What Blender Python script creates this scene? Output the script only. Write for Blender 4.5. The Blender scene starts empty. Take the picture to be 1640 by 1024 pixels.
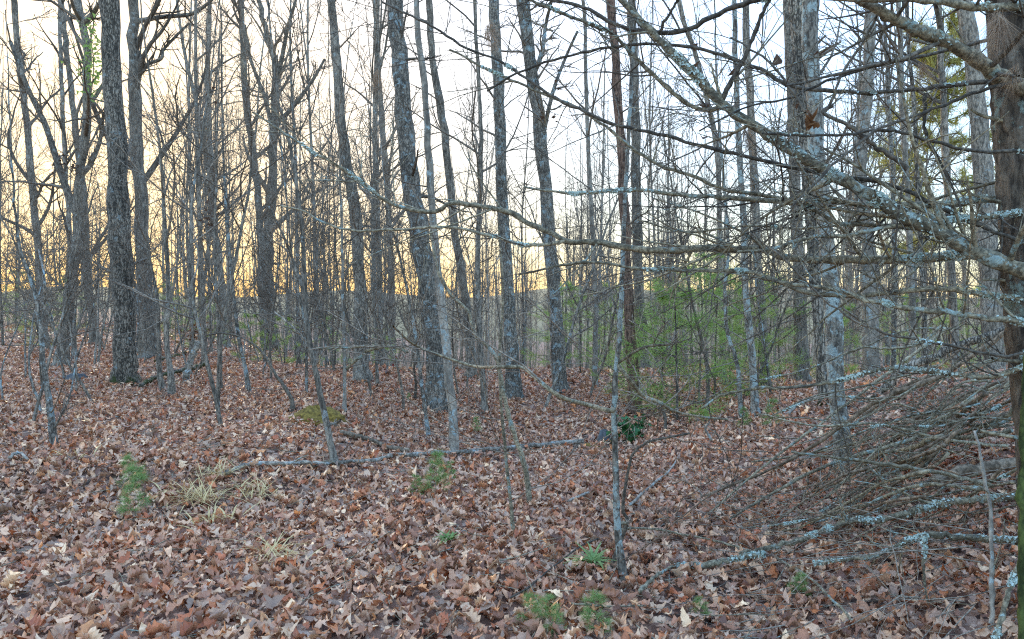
import bpy, math
import numpy as np
from mathutils import Vector, Matrix
R = math.radians
C = bpy.context.scene
COL = C.collection
rng = np.random.default_rng(11)

# ------------------------------------------------------------------ camera, sky, sun, exposure
F = 1215.0                      # focal length in pixels of the 1640 x 1024 photograph
CX, CY, HOR = 820.0, 512.0, 485.0
EYE = 1.6
PITCH = -math.atan((CY - HOR) / F)
cam = bpy.data.cameras.new('camera'); cam.sensor_width = 36; cam.lens = 36 * F / 1640
cam.clip_start = 0.05; cam.clip_end = 3000
camo = bpy.data.objects.new('camera', cam); COL.objects.link(camo)
camo.location = (0, 0, EYE); camo.rotation_euler = (math.pi / 2 + PITCH, 0, 0)
C.camera = camo

SUN_EL, SUN_AZ = R(10.5), R(-28.0)
w = bpy.data.worlds.new('World'); C.world = w; w.use_nodes = True
nt = w.node_tree; bg = nt.nodes['Background']
sky = nt.nodes.new('ShaderNodeTexSky'); sky.sky_type = 'NISHITA'; sky.sun_disc = False
sky.sun_elevation = SUN_EL; sky.sun_rotation = SUN_AZ; sky.altitude = 300
sky.air_density = 0.8; sky.dust_density = 1.7; sky.ozone_density = 1.0
# the whole dome is compressed evenly in brightness, as the phone's exposure blending does, and whitened by thin high cloud
bw = nt.nodes.new('ShaderNodeRGBToBW'); nt.links.new(sky.outputs[0], bw.inputs[0])
pw = nt.nodes.new('ShaderNodeMath'); pw.operation = 'POWER'; nt.links.new(bw.outputs[0], pw.inputs[0]); pw.inputs[1].default_value = -0.96
mg = nt.nodes.new('ShaderNodeMix'); mg.data_type = 'RGBA'; 
cf = nt.nodes.new('ShaderNodeMapRange'); nt.links.new(bw.outputs[0], cf.inputs[0]); cf.inputs[1].default_value = 2; cf.inputs[2].default_value = 22
cf.inputs[3].default_value = .04; cf.inputs[4].default_value = 0.0; nt.links.new(cf.outputs[0], mg.inputs[0])
nt.links.new(sky.outputs[0], mg.inputs[6]); nt.links.new(bw.outputs[0], mg.inputs[7])
vs = nt.nodes.new('ShaderNodeVectorMath'); vs.operation = 'SCALE'; nt.links.new(mg.outputs[2], vs.inputs[0]); nt.links.new(pw.outputs[0], vs.inputs['Scale'])
hs = nt.nodes.new('ShaderNodeHueSaturation'); hs.inputs['Saturation'].default_value = 1.08; nt.links.new(vs.outputs[0], hs.inputs['Color'])
nt.links.new(hs.outputs[0], bg.inputs[0]); bg.inputs[1].default_value = 0.12
sd = Vector((math.sin(SUN_AZ) * math.cos(SUN_EL), math.cos(SUN_AZ) * math.cos(SUN_EL), math.sin(SUN_EL)))
sl = bpy.data.lights.new('sun', 'SUN'); sl.energy = 0.2; sl.angle = R(2.0); sl.color = (1, .78, .5)
slo = bpy.data.objects.new('sun', sl); COL.objects.link(slo)
slo.rotation_euler = (-sd).to_track_quat('-Z', 'Y').to_euler(); slo.location = (-30, 50, 30)
C.view_settings.view_transform = 'Standard'; C.view_settings.look = 'None'
C.view_settings.gamma = 1; C.view_settings.use_curve_mapping = False
C.view_settings.exposure = 3.68
try:
    C.cycles.use_denoising = False
    C.cycles.max_bounces = 5; C.cycles.diffuse_bounces = 3; C.cycles.glossy_bounces = 1
    C.cycles.transmission_bounces = 1; C.cycles.volume_bounces = 0
    C.cycles.pixel_filter_type = 'BLACKMAN_HARRIS'; C.cycles.filter_width = 1.2
except Exception:
    pass

# ------------------------------------------------------------------ terrain height and pixel-to-ground helpers
def ss(t):
    t = np.clip(t, 0, 1); return t * t * (3 - 2 * t)

def h(x, y):
    x = np.asarray(x, float); y = np.asarray(y, float)
    u = x / np.maximum(y, 3.0)
    z = 0.80 * ss((x - 1.7) / 3.4) * (1 - 0.9 * ss((y - 8.0) / 5.5))
    q = np.maximum(y - 17.5, 0); z = z - 8.5 * (1 - np.exp(-(q ** 1.12) / 75)) * ss((u + 0.50) / 0.42)
    z = z - 0.22 * np.exp(-((x - 0.6) / 2.4) ** 2 - ((y - 10) / 3.2) ** 2)
    z = z + 0.16 * ss((-x - 0.9) / 1.4) * ss((y - 5.5) / 1.5) * (1 - ss((y - 13) / 8))
    z = z + 0.030 * np.sin(1.3 * x + .4) * np.sin(1.1 * y + 1) + 0.018 * np.sin(2.9 * x + 1.7 * y) + 0.010 * np.sin(5.3 * x - 4.1 * y + 2)
    z = z + 0.25 * np.sin(.11 * x + .3) * np.sin(.09 * y) * ss((y - 20) / 20)
    return z * ss((np.hypot(x, y) - 0.2) / 1.0)

FW = np.array([0, math.cos(PITCH), math.sin(PITCH)]); UP = np.array([0, -math.sin(PITCH), math.cos(PITCH)])
def ray(px, py):
    return FW + np.array([1, 0, 0]) * ((px - CX) / F) - UP * ((py - CY) / F)
def at(px, py, Y):
    d = ray(px, py); return np.array([0, 0, EYE]) + d * (Y / d[1])
def ground_at(px, py, far=70.0):
    d = ray(px, py); t = np.arange(1.5, far, 0.04)
    P = np.array([0, 0, EYE]) + d * t[:, None]
    below = np.nonzero(P[:, 2] < h(P[:, 0], P[:, 1]))[0]
    p = P[below[0]] if len(below) else P[-1]
    return np.array([p[0], p[1], float(h(p[0], p[1]))])
def pix(p):
    v = np.asarray(p, float) - np.array([0, 0, EYE]); dep = v @ FW
    return CX + F * v[0] / dep, CY - F * (v @ UP) / dep

# ------------------------------------------------------------------ object helpers
def tag(o, label=None, cat=None, group=None, kind=None):
    for k, v in (('label', label), ('category', cat), ('group', group), ('kind', kind)):
        if v: o[k] = v
    return o
def empty(name, loc, label=None, cat=None, group=None, rz=0.0):
    o = bpy.data.objects.new(name, None); COL.objects.link(o)
    o.location = tuple(float(c) for c in loc); o.rotation_euler.z = rz; o.empty_display_size = .1
    return tag(o, label, cat, group)
def obj(name, me, parent=None, loc=None):
    o = bpy.data.objects.new(name, me); COL.objects.link(o)
    if parent is not None: o.parent = parent
    if loc is not None: o.location = tuple(float(c) for c in loc)
    return o
def mesh(name, parts, mat, smooth=True, col=None):
    """parts: list of (V, faces) with all faces of one side count each"""
    V = np.concatenate([np.asarray(p[0], np.float32).reshape(-1, 3) for p in parts])
    off = 0; idx = []; tot = []
    for v, f in parts:
        v = np.asarray(v).reshape(-1, 3); f = np.asarray(f, np.int64)
        if len(f): idx.append((f + off).ravel()); tot.append(np.full(len(f), f.shape[1]))
        off += len(v)
    idx = np.concatenate(idx).astype(np.int32); tot = np.concatenate(tot).astype(np.int32)
    me = bpy.data.meshes.new(name)
    me.vertices.add(len(V)); me.vertices.foreach_set('co', V.ravel())
    me.loops.add(len(idx)); me.loops.foreach_set('vertex_index', idx)
    me.polygons.add(len(tot)); st = np.zeros(len(tot), np.int32); st[1:] = np.cumsum(tot)[:-1]
    me.polygons.foreach_set('loop_start', st)
    me.polygons.foreach_set('use_smooth', np.full(len(tot), smooth))
    me.update(calc_edges=True)
    if col is not None:
        a = me.color_attributes.new('tint', 'FLOAT_COLOR', 'POINT')
        c4 = np.ones((len(V), 4), np.float32); c4[:, :3] = col; a.data.foreach_set('color', c4.ravel())
    if mat: me.materials.append(mat)
    return me
def nrm(v):
    return v / np.maximum(np.linalg.norm(v, axis=-1, keepdims=True), 1e-9)
def tubes(P, Rd, k, rough=0.0, g=None):
    """P (T,N,3), Rd (T,N): T tubes of k sides"""
    P = np.asarray(P, float); Rd = np.asarray(Rd, float)
    if P.ndim == 2: P = P[None]; Rd = Rd[None]
    T, N, _ = P.shape
    tg = nrm(np.gradient(P, axis=1))
    m = np.abs(nrm(P[:, -1] - P[:, 0])); ref = np.eye(3)[np.argmin(m, axis=1)][:, None, :]
    n = nrm(np.cross(tg, ref)); b = np.cross(tg, n)
    a = np.arange(k) * 2 * math.pi / k
    rr = Rd[:, :, None] if Rd.ndim == 2 else Rd
    if rough: rr = rr * (1 + rough * (g or rng).normal(size=(T, N, k)))
    V = P[:, :, None, :] + rr[..., None] * (np.cos(a)[:, None] * n[:, :, None, :] + np.sin(a)[:, None] * b[:, :, None, :])
    i = np.arange(N - 1)[:, None]; j = np.arange(k)[None]
    q = np.stack([i * k + j, i * k + (j + 1) % k, (i + 1) * k + (j + 1) % k, (i + 1) * k + j], -1).reshape(-1, 4)
    Fc = (q[None] + (np.arange(T) * N * k)[:, None, None]).reshape(-1, 4)
    return V.reshape(-1, 3), Fc
def spline(pts, n):
    """Catmull-Rom through pts, n samples evenly by chord"""
    pts = np.asarray(pts, float)
    if len(pts) == 2:
        t = np.linspace(0, 1, n)[:, None]; return pts[0] * (1 - t) + pts[1] * t
    p = np.vstack([2 * pts[0] - pts[1], pts, 2 * pts[-1] - pts[-2]])
    L = np.r_[0, np.cumsum(np.linalg.norm(np.diff(pts, axis=0), axis=1))]
    s = np.linspace(0, L[-1], n); i = np.clip(np.searchsorted(L, s, side='right') - 1, 0, len(pts) - 2)
    t = ((s - L[i]) / np.maximum(L[i + 1] - L[i], 1e-9))[:, None]
    a, b, c, d = p[i], p[i + 1], p[i + 2], p[i + 3]
    return 0.5 * (2 * b + (c - a) * t + (2 * a - 5 * b + 4 * c - d) * t ** 2 + (-a + 3 * b - 3 * c + d) * t ** 3)
def grow(g, S, D, L, n, wig, up):
    """T branches from S along D, length L, n points, wandering by wig, bending up by up"""
    T = len(S); P = np.zeros((T, n, 3)); P[:, 0] = S; d = nrm(np.asarray(D, float)); st = (np.asarray(L) / (n - 1))[:, None]
    upv = np.array([0, 0, 1.0])
    for i in range(1, n):
        d = nrm(d + g.normal(size=(T, 3)) * wig + upv * up)
        P[:, i] = P[:, i - 1] + d * st
    return P
def sprout(g, P, Rd, m, t0, t1, ang, lr, rr, n, wig, up, tip=.25, taper_len=.55, flat=1.0):
    """m children on each of the T parents: returns P, R"""
    T, N, _ = P.shape
    L = np.linalg.norm(np.diff(P, axis=1), axis=2).sum(1)
    t = np.sort(g.uniform(t0, t1, (T, m)), axis=1); f = t * (N - 1); i = np.clip(f.astype(int), 0, N - 2); fr = f - i
    ti = np.arange(T)[:, None]
    S = P[ti, i] * (1 - fr[..., None]) + P[ti, i + 1] * fr[..., None]
    tan = nrm(P[ti, i + 1] - P[ti, i]); r = Rd[ti, i] * (1 - fr) + Rd[ti, i + 1] * fr
    v = g.normal(size=(T, m, 3)); v[..., 2] *= flat; v = nrm(v - (v * tan).sum(-1, keepdims=True) * tan)
    a = np.radians(g.uniform(ang[0], ang[1], (T, m)))[..., None]
    D = (np.cos(a) * tan + np.sin(a) * v).reshape(-1, 3)
    Lc = (L[:, None] * g.uniform(lr[0], lr[1], (T, m)) * (1 - taper_len * (t - t0) / max(t1 - t0, 1e-6))).ravel()
    Q = grow(g, S.reshape(-1, 3), D, Lc, n, wig, up)
    r0 = (np.minimum(r * rr, r * .95)).ravel()
    return Q, r0[:, None] * np.linspace(1, tip, n)[None]

# ------------------------------------------------------------------ materials
def newmat(name):
    m = bpy.data.materials.new(name); m.use_nodes = True
    t = m.node_tree; b = t.nodes['Principled BSDF']; b.inputs['Roughness'].default_value = .85
    b.inputs['Specular IOR Level'].default_value = .25
    return m, t, b
def ramp(t, stops):
    r = t.nodes.new('ShaderNodeValToRGB'); e = r.color_ramp.elements
    e[0].position, e[0].color = stops[0][0], (*stops[0][1], 1); e[1].position, e[1].color = stops[-1][0], (*stops[-1][1], 1)
    for p, c in stops[1:-1]:
        q = e.new(p); q.color = (*c, 1)
    return r
def noise(t, vec, scale, detail=5, rough=.6):
    n = t.nodes.new('ShaderNodeTexNoise'); n.inputs['Scale'].default_value = scale; n.inputs['Detail'].default_value = detail
    n.inputs['Roughness'].default_value = rough; t.links.new(vec, n.inputs['Vector']); return n
def mixc(t, f, a, b):
    m = t.nodes.new('ShaderNodeMix'); m.data_type = 'RGBA'
    if isinstance(f, float): m.inputs[0].default_value = f
    else: t.links.new(f, m.inputs[0])
    for s, v in ((m.inputs[6], a), (m.inputs[7], b)):
        if isinstance(v, tuple): s.default_value = (*v, 1)
        else: t.links.new(v, s)
    return m.outputs[2]
def bark(name, dark, light, lichen=None, amt=.5, zs=.14, sc=26, lsc=5, bump=.5, vary=.3, moss=None, crack=.6):
    dark = tuple(a * c for a, c in zip(dark, (1.10, 1.02, .87))); light = tuple(a * c for a, c in zip(light, (1.12, 1.03, .87)))
    m, t, b = newmat(name); L = t.links.new
    tc = t.nodes.new('ShaderNodeTexCoord'); oi = t.nodes.new('ShaderNodeObjectInfo')
    add = t.nodes.new('ShaderNodeVectorMath'); add.operation = 'ADD'; sc3 = t.nodes.new('ShaderNodeVectorMath'); sc3.operation = 'SCALE'
    sc3.inputs[0].default_value = (17, 29, 13); L(oi.outputs['Random'], sc3.inputs['Scale'])
    L(tc.outputs['Object'], add.inputs[0]); L(sc3.outputs[0], add.inputs[1])
    mp = t.nodes.new('ShaderNodeMapping'); mp.inputs['Scale'].default_value = (1, 1, zs); L(add.outputs[0], mp.inputs[0])
    n1 = noise(t, mp.outputs[0], sc, 6, .65)
    vo = t.nodes.new('ShaderNodeTexVoronoi'); vo.feature = 'DISTANCE_TO_EDGE'; vo.inputs['Scale'].default_value = sc * 1.1
    mp2 = t.nodes.new('ShaderNodeMapping'); mp2.inputs['Scale'].default_value = (1, 1, min(1, zs * 1.8)); nw = noise(t, add.outputs[0], 9, 3)
    wv = t.nodes.new('ShaderNodeMix'); wv.data_type = 'RGBA'; wv.inputs[0].default_value = .06; L(add.outputs[0], wv.inputs[6]); L(nw.outputs['Color'], wv.inputs[7]); L(wv.outputs[2], mp2.inputs[0]); L(mp2.outputs[0], vo.inputs['Vector'])
    ve = t.nodes.new('ShaderNodeMapRange'); L(vo.outputs['Distance'], ve.inputs[0]); ve.inputs[2].default_value = .22; ve.inputs[3].default_value = -.16 * crack; ve.inputs[4].default_value = .03 * crack
    hs = t.nodes.new('ShaderNodeMath'); hs.operation = 'ADD'; L(n1.outputs[0], hs.inputs[0]); L(ve.outputs[0], hs.inputs[1])
    r1 = ramp(t, [(.36, dark), (.60, light)]); L(hs.outputs[0], r1.inputs[0])
    col = r1.outputs[0]
    n3 = noise(t, add.outputs[0], 1.6, 3); r3 = ramp(t, [(.35, (.62, .62, .62)), (.65, (1.25, 1.25, 1.25))]); L(n3.outputs[0], r3.inputs[0])
    mu = t.nodes.new('ShaderNodeMix'); mu.data_type = 'RGBA'; mu.blend_type = 'MULTIPLY'; mu.inputs[0].default_value = 1
    L(col, mu.inputs[6]); L(r3.outputs[0], mu.inputs[7]); col = mu.outputs[2]
    mr = t.nodes.new('ShaderNodeMapRange'); L(oi.outputs['Random'], mr.inputs[0]); mr.inputs[3].default_value = 1 - vary; mr.inputs[4].default_value = 1 + vary
    mv = t.nodes.new('ShaderNodeVectorMath'); mv.operation = 'SCALE'; L(col, mv.inputs[0]); L(mr.outputs[0], mv.inputs['Scale']); col = mv.outputs[0]
    if lichen:
        n2 = noise(t, add.outputs[0], lsc, 8, .72); r2 = ramp(t, [(amt, (0, 0, 0)), (amt + .045, (1, 1, 1))]); L(n2.outputs[0], r2.inputs[0])
        n5 = noise(t, add.outputs[0], 60, 3); r5 = ramp(t, [(.35, tuple(.6 * c for c in lichen)), (.65, lichen)]); L(n5.outputs[0], r5.inputs[0])
        col = mixc(t, r2.outputs[0], col, r5.outputs[0])
    if moss:
        n6 = noise(t, add.outputs[0], 7, 5); sx = t.nodes.new('ShaderNodeSeparateXYZ'); L(tc.outputs['Object'], sx.inputs[0])
        ma = t.nodes.new('ShaderNodeMath'); ma.operation = 'MULTIPLY_ADD'; L(n6.outputs[0], ma.inputs[0]); ma.inputs[1].default_value = .9; 
        mm = t.nodes.new('ShaderNodeMath'); mm.operation = 'MULTIPLY'; L(sx.outputs[2], mm.inputs[0]); mm.inputs[1].default_value = -1.3; L(mm.outputs[0], ma.inputs[2])
        r6 = ramp(t, [(.3, (0, 0, 0)), (.42, (1, 1, 1))]); L(ma.outputs[0], r6.inputs[0]); col = mixc(t, r6.outputs[0], col, moss)
    L(col, b.inputs['Base Color'])
    bp = t.nodes.new('ShaderNodeBump'); bp.inputs['Strength'].default_value = bump; bp.inputs['Distance'].default_value = .02
    L(hs.outputs[0], bp.inputs['Height']); L(bp.outputs[0], b.inputs['Normal'])
    return m
LICH = (.40, .52, .49)
M = {}
M['oak'] = bark('oak_bark', (.055, .05, .043), (.33, .30, .265), (.31, .34, .31), .60, .16, 34, 4, 1.0, .1, crack=1.2, moss=(.05, .06, .015))
M['grey'] = bark('grey_bark', (.085, .077, .068), (.33, .30, .265), (.40, .43, .39), .585, .24, 34, 6, .7, .25)
M['lichen'] = bark('lichen_spotted_bark', (.085, .078, .07), (.34, .315, .285), (.38, .45, .43), .545, .24, 36, 7, .8, .15, crack=1.0)
M['lichen_heavy'] = bark('lichen_covered_bark', (.08, .073, .066), (.33, .31, .28), (.43, .49, .44), .51, .3, 34, 9, .8, .1)
M['pale'] = bark('pale_smooth_bark', (.17, .155, .14), (.36, .33, .295), (.44, .50, .46), .56, .3, 22, 8, .4, .2)
M['pine'] = bark('pine_bark', (.05, .042, .036), (.20, .168, .14), (.27, .33, .28), .57, .22, 30, 6, 1.0, .15, crack=.35)
M['red_pine'] = bark('reddish_pine_bark', (.06, .038, .03), (.27, .175, .135), None, .5, .22, 32, 6, 1.0, .1, crack=.6)
M['twig'] = bark('twig_bark', (.10, .085, .072), (.28, .24, .205), None, .5, 1, 40, 8, .2, .35)
M['haze_paled_wood'] = bark('haze_paled_bark', (.21, .18, .145), (.42, .36, .29), None, .5, 1, 6, 8, .1, .3)  # paler than the nearer twigs: distance haze painted into the bark colour
M['dark_twig'] = bark('dark_twig_bark', (.06, .052, .044), (.17, .148, .125), None, .5, 1, 40, 8, .2, .3)
M['branch'] = bark('dead_branch_bark', (.11, .096, .07), (.36, .32, .24), (.33, .41, .36), .57, 1, 40, 9, .5, .2)
M['lichen_branch'] = bark('lichen_crusted_branch', (.10, .09, .068), (.32, .29, .22), (.42, .50, .44), .54, 1, 40, 11, .6, .2)
M['log'] = bark('log_bark', (.13, .115, .10), (.42, .385, .34), (.46, .50, .46), .55, 1, 20, 9, .7, .1)
M['brown_log'] = bark('brown_wood', (.11, .085, .062), (.33, .26, .20), None, .5, .5, 24, 9, .7, .1)
M['mossy'] = bark('mossy_stem', (.03, .04, .012), (.085, .11, .03), None, .5, .3, 40, 9, .5, .1)
def plain(name, a, b_, sc=14, rough=.7, trans=0.0, tint=False, objrand=None):
    m, t, b = newmat(name); L = t.links.new; b.inputs['Roughness'].default_value = rough
    tc = t.nodes.new('ShaderNodeTexCoord'); n = noise(t, tc.outputs['Object'], sc, 4)
    r = ramp(t, [(.3, a), (.7, b_)]); L(n.outputs[0], r.inputs[0]); L(r.outputs[0], b.inputs['Base Color'])
    if trans:
        tr = t.nodes.new('ShaderNodeBsdfTranslucent'); L(r.outputs[0], tr.inputs[0]); mx = t.nodes.new('ShaderNodeMixShader'); mx.inputs[0].default_value = trans
        L(b.outputs[0], mx.inputs[1]); L(tr.outputs[0], mx.inputs[2]); L(mx.outputs[0], t.nodes['Material Output'].inputs[0])
    return m
M['needles'] = plain('pine_needles', (.27, .39, .09), (.42, .55, .15), 3, .6, .55)
M['seedling'] = plain('seedling_needles', (.22, .33, .10), (.34, .47, .17), 9, .6, .45)
M['sunlit_gold'] = plain('sunlit_gold_needles', (.36, .32, .08), (.52, .46, .14), 3, .6, .4)  # warm low sunlight painted into the needle colour
M['brown_needles'] = plain('dead_needles', (.28, .18, .11), (.50, .36, .24), 12, .7, .25)
M['straw'] = plain('dry_straw', (.60, .42, .17), (.80, .60, .30), 12, .7, .2)
M['laurel'] = plain('glossy_leaf', (.03, .10, .03), (.06, .17, .05), 20, .35, .15)
M['moss'] = plain('moss', (.07, .045, .014), (.34, .22, .045), 30, .95)
M['stone'] = plain('stone', (.06, .06, .06), (.14, .14, .13), 12, .9)
M['dead_leaf'] = plain('hanging_dead_leaf', (.13, .06, .025), (.32, .15, .06), 30, .7, .3)
M['brown_leaf'] = plain('dark_dead_leaf', (.07, .04, .025), (.15, .085, .05), 30, .7, .3)
M['red_leaf'] = plain('red_leaf', (.22, .03, .025), (.34, .07, .05), 30, .6, .3)
M['flake'] = plain('lichen_flakes', (.42, .50, .43), (.62, .69, .60), 40, .9)
M['hill'] = plain('wooded_hill', (.26, .18, .09), (.44, .32, .17), .25, .95)

def leaf_material(name, per_object):
    m, t, b = newmat(name); L = t.links.new; b.inputs['Roughness'].default_value = .46; b.inputs['Specular IOR Level'].default_value = .5
    tc = t.nodes.new('ShaderNodeTexCoord')
    if per_object:
        oi = t.nodes.new('ShaderNodeObjectInfo'); col = oi.outputs['Color']; sc = 45
    else:
        at_ = t.nodes.new('ShaderNodeAttribute'); at_.attribute_name = 'tint'; col = at_.outputs['Color']; sc = 45
    n = noise(t, tc.outputs['Object'], sc, 4); r = ramp(t, [(.3, (.7, .68, .66)), (.7, (1.2, 1.2, 1.2))]); L(n.outputs[0], r.inputs[0])
    mu = t.nodes.new('ShaderNodeMix'); mu.data_type = 'RGBA'; mu.blend_type = 'MULTIPLY'; mu.inputs[0].default_value = 1; L(col, mu.inputs[6]); L(r.outputs[0], mu.inputs[7])
    ge = t.nodes.new('ShaderNodeNewGeometry')
    pal = mixc(t, .30, mu.outputs[2], (.68, .50, .34))          # leaf undersides are paler and greyer
    c = mixc(t, ge.outputs['Backfacing'], mu.outputs[2], pal)
    L(c, b.inputs['Base Color'])
    tr = t.nodes.new('ShaderNodeBsdfTranslucent'); L(c, tr.inputs[0]); mx = t.nodes.new('ShaderNodeMixShader'); mx.inputs[0].default_value = .12
    L(b.outputs[0], mx.inputs[1]); L(tr.outputs[0], mx.inputs[2]); L(mx.outputs[0], t.nodes['Material Output'].inputs[0])
    return m
M['litter'] = leaf_material('fallen_leaf_litter', False)
M['leaf'] = leaf_material('fallen_leaf', True)
def ground_material():
    m, t, b = newmat('leafy_soil'); L = t.links.new; tc = t.nodes.new('ShaderNodeTexCoord')
    v = t.nodes.new('ShaderNodeTexVoronoi'); v.inputs['Scale'].default_value = 13; L(tc.outputs['Object'], v.inputs['Vector'])
    sx = t.nodes.new('ShaderNodeSeparateColor'); L(v.outputs['Color'], sx.inputs[0])
    r = ramp(t, [(0, (.06, .034, .024)), (.35, (.20, .105, .068)), (.7, (.36, .215, .145)), (1, (.54, .38, .28))]); L(sx.outputs[0], r.inputs[0])
    n = noise(t, tc.outputs['Object'], .7, 4); r2 = ramp(t, [(.35, (.75, .72, .7)), (.65, (1.1, 1.1, 1.1))]); L(n.outputs[0], r2.inputs[0])
    mu = t.nodes.new('ShaderNodeMix'); mu.data_type = 'RGBA'; mu.blend_type = 'MULTIPLY'; mu.inputs[0].default_value = 1; L(r.outputs[0], mu.inputs[6]); L(r2.outputs[0], mu.inputs[7])
    L(mu.outputs[2], b.inputs['Base Color'])
    bp = t.nodes.new('ShaderNodeBump'); bp.inputs['Strength'].default_value = .8; bp.inputs['Distance'].default_value = .03; L(v.outputs['Distance'], bp.inputs['Height']); L(bp.outputs[0], b.inputs['Normal'])
    return m
M['ground'] = ground_material()

# ------------------------------------------------------------------ ground and far hill
tx = np.linspace(-1, 1, 241); gx = 420 * np.sinh(6.2 * tx) / math.sinh(6.2)
ty = np.linspace(-.62, 1, 241); gy = 5 + 700 * np.sinh(6.6 * ty) / math.sinh(6.6)
GX, GY = np.meshgrid(gx, gy); GV = np.stack([GX, GY, h(GX, GY)], -1).reshape(-1, 3)
n0 = len(gx); i, j = np.meshgrid(np.arange(n0 - 1), np.arange(len(gy) - 1))
GF = np.stack([j * n0 + i, j * n0 + i + 1, (j + 1) * n0 + i + 1, (j + 1) * n0 + i], -1).reshape(-1, 4)
ground = obj('ground', mesh('ground', [(GV, GF)], M['ground'])); ground['kind'] = 'structure'

def hill():
    a = np.linspace(-R(75), R(75), 260); rows = []
    for f, d in ((0, 170), (.4, 200), (.75, 235), (1, 270), (.8, 330)):
        z = -17 + f * 1.62 * (13.5 + 1.6 * np.sin(3 * a + 1) + 1.0 * np.sin(9 * a) + 1.0 * np.sin(21 * a) * f + 1.5 * ss((a - R(5)) / R(30)) - 1.5 * ss((a + R(8)) / R(10)))
        rows.append(np.stack([d * np.sin(a), d * np.cos(a), z], -1))
    V = np.stack(rows); n = len(a); i, j = np.meshgrid(np.arange(n - 1), np.arange(4))
    Fc = np.stack([j * n + i, j * n + i + 1, (j + 1) * n + i + 1, (j + 1) * n + i], -1).reshape(-1, 4)
    o = obj('hill', mesh('hill', [(V, Fc)], M['hill'])); o['kind'] = 'structure'
hill()

# ------------------------------------------------------------------ leaf litter
def leaf_shape(kind, ns, g):
    """midrib + two edges over ns stations, unit length, curled: V, F, rim mask"""
    s = np.linspace(0, 1, ns)
    if kind == 0:   wd = .27 * np.sin(np.pi * s ** .75) ** .7 * (1 - np.array([.25, 0, .3, .06])[np.arange(ns) % 4])          # white oak
    elif kind == 1: wd = .34 * np.sin(np.pi * s ** .85) ** .8 * (1 - np.array([.4, 0, .45, .12])[np.arange(ns) % 4])          # red oak
    elif kind == 2: wd = .25 * np.sin(np.pi * s ** .9) ** .8                                             # beech
    else:           wd = .40 * np.sin(np.pi * s ** .6) ** .6 * (1 - .38 * ((np.arange(ns) + 1) % 2) * (s < .85))    # maple, tulip tree
    wd[0] = .012; wd[-1] = .02
    jl, jr = 1 + .18 * g.normal(size=(2, ns))
    sh = .05 * (np.arange(ns) % 2) if kind in (0, 1) else 0 * s
    y = s - .5; bend = g.normal() * .10; 
    cv = g.uniform(-1.2, 3.0); c1 = g.uniform(-1.6, 1.6); fold = g.normal() * .36; cx = bend * np.sin(np.pi * s)
    zm = c1 * (s - .5) ** 2 + .04 * g.normal(size=ns) * (ns > 4)
    tw = g.normal() * .35 * (s - .5)
    out = []
    for sg, jj in ((-1, jl), (0, 1), (1, jr)):
        x = sg * wd * jj; z = zm + fold * wd * abs(sg) + cv * (wd * abs(sg)) ** 1.5 + tw * x * 2 + (.05 * g.normal(size=ns) * abs(sg) if ns > 4 else 0)
        out.append(np.stack([x + cx, y - sh * abs(sg), z], -1))
    V = np.stack(out, 1).reshape(-1, 3)
    i = np.arange(ns - 1)
    f = np.concatenate([np.stack([3 * i + k, 3 * i + k + 1, 3 * i + 4 + k, 3 * i + 3 + k], -1) for k in (0, 1)])
    return V, f
PAL = np.array([(.52, .385, .295), (.40, .265, .195), (.32, .18, .125), (.62, .49, .38), (.23, .125, .085), (.40, .175, .085), (.14, .075, .055), (.43, .33, .28), (.31, .115, .055), (.72, .60, .46), (.55, .29, .14), (.34, .265, .245)])
PAL = PAL * np.array([1.54, 1.17, .84])
PW = np.array([.12, .15, .16, .06, .15, .10, .10, .06, .07, .02, .03, .03]); PW = PW / PW.sum()
def rot_mats(g, K, tilt):
    yaw = g.uniform(0, 2 * np.pi, K); ax = g.uniform(0, 2 * np.pi, K); an = np.radians(np.abs(g.normal(size=K)) * tilt)
    flip = g.random(K) < .4; an = np.where(flip, np.pi - an, an)
    k = np.stack([np.cos(ax), np.sin(ax), 0 * ax], -1); c, s = np.cos(an), np.sin(an)
    Kx = np.zeros((K, 3, 3)); Kx[:, 0, 2] = k[:, 1]; Kx[:, 1, 2] = -k[:, 0]; Kx[:, 2, 0] = -k[:, 1]; Kx[:, 2, 1] = k[:, 0]
    Rt = c[:, None, None] * np.eye(3) + s[:, None, None] * Kx + (1 - c)[:, None, None] * k[:, :, None] * k[:, None, :]
    Z = np.zeros((K, 3, 3)); Z[:, 0, 0] = np.cos(yaw); Z[:, 0, 1] = -np.sin(yaw); Z[:, 1, 0] = np.sin(yaw); Z[:, 1, 1] = np.cos(yaw); Z[:, 2, 2] = 1
    return Rt @ Z
def scatter(g, y0, y1, dens, margin=1.2, umax=.72):
    n = int(dens * (umax * (y1 ** 2 - y0 ** 2) + 2 * margin * (y1 - y0)))
    y = g.uniform(0, 1, n * 3) * (y1 - y0) + y0; x = g.uniform(-1, 1, n * 3) * (umax * y1 + margin)
    k = np.abs(x) < umax * y + margin; x, y = x[k], y[k]; return x[:n], y[:n]
g = np.random.default_rng(5)
parts, cols = [], []
near_spots = None
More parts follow.
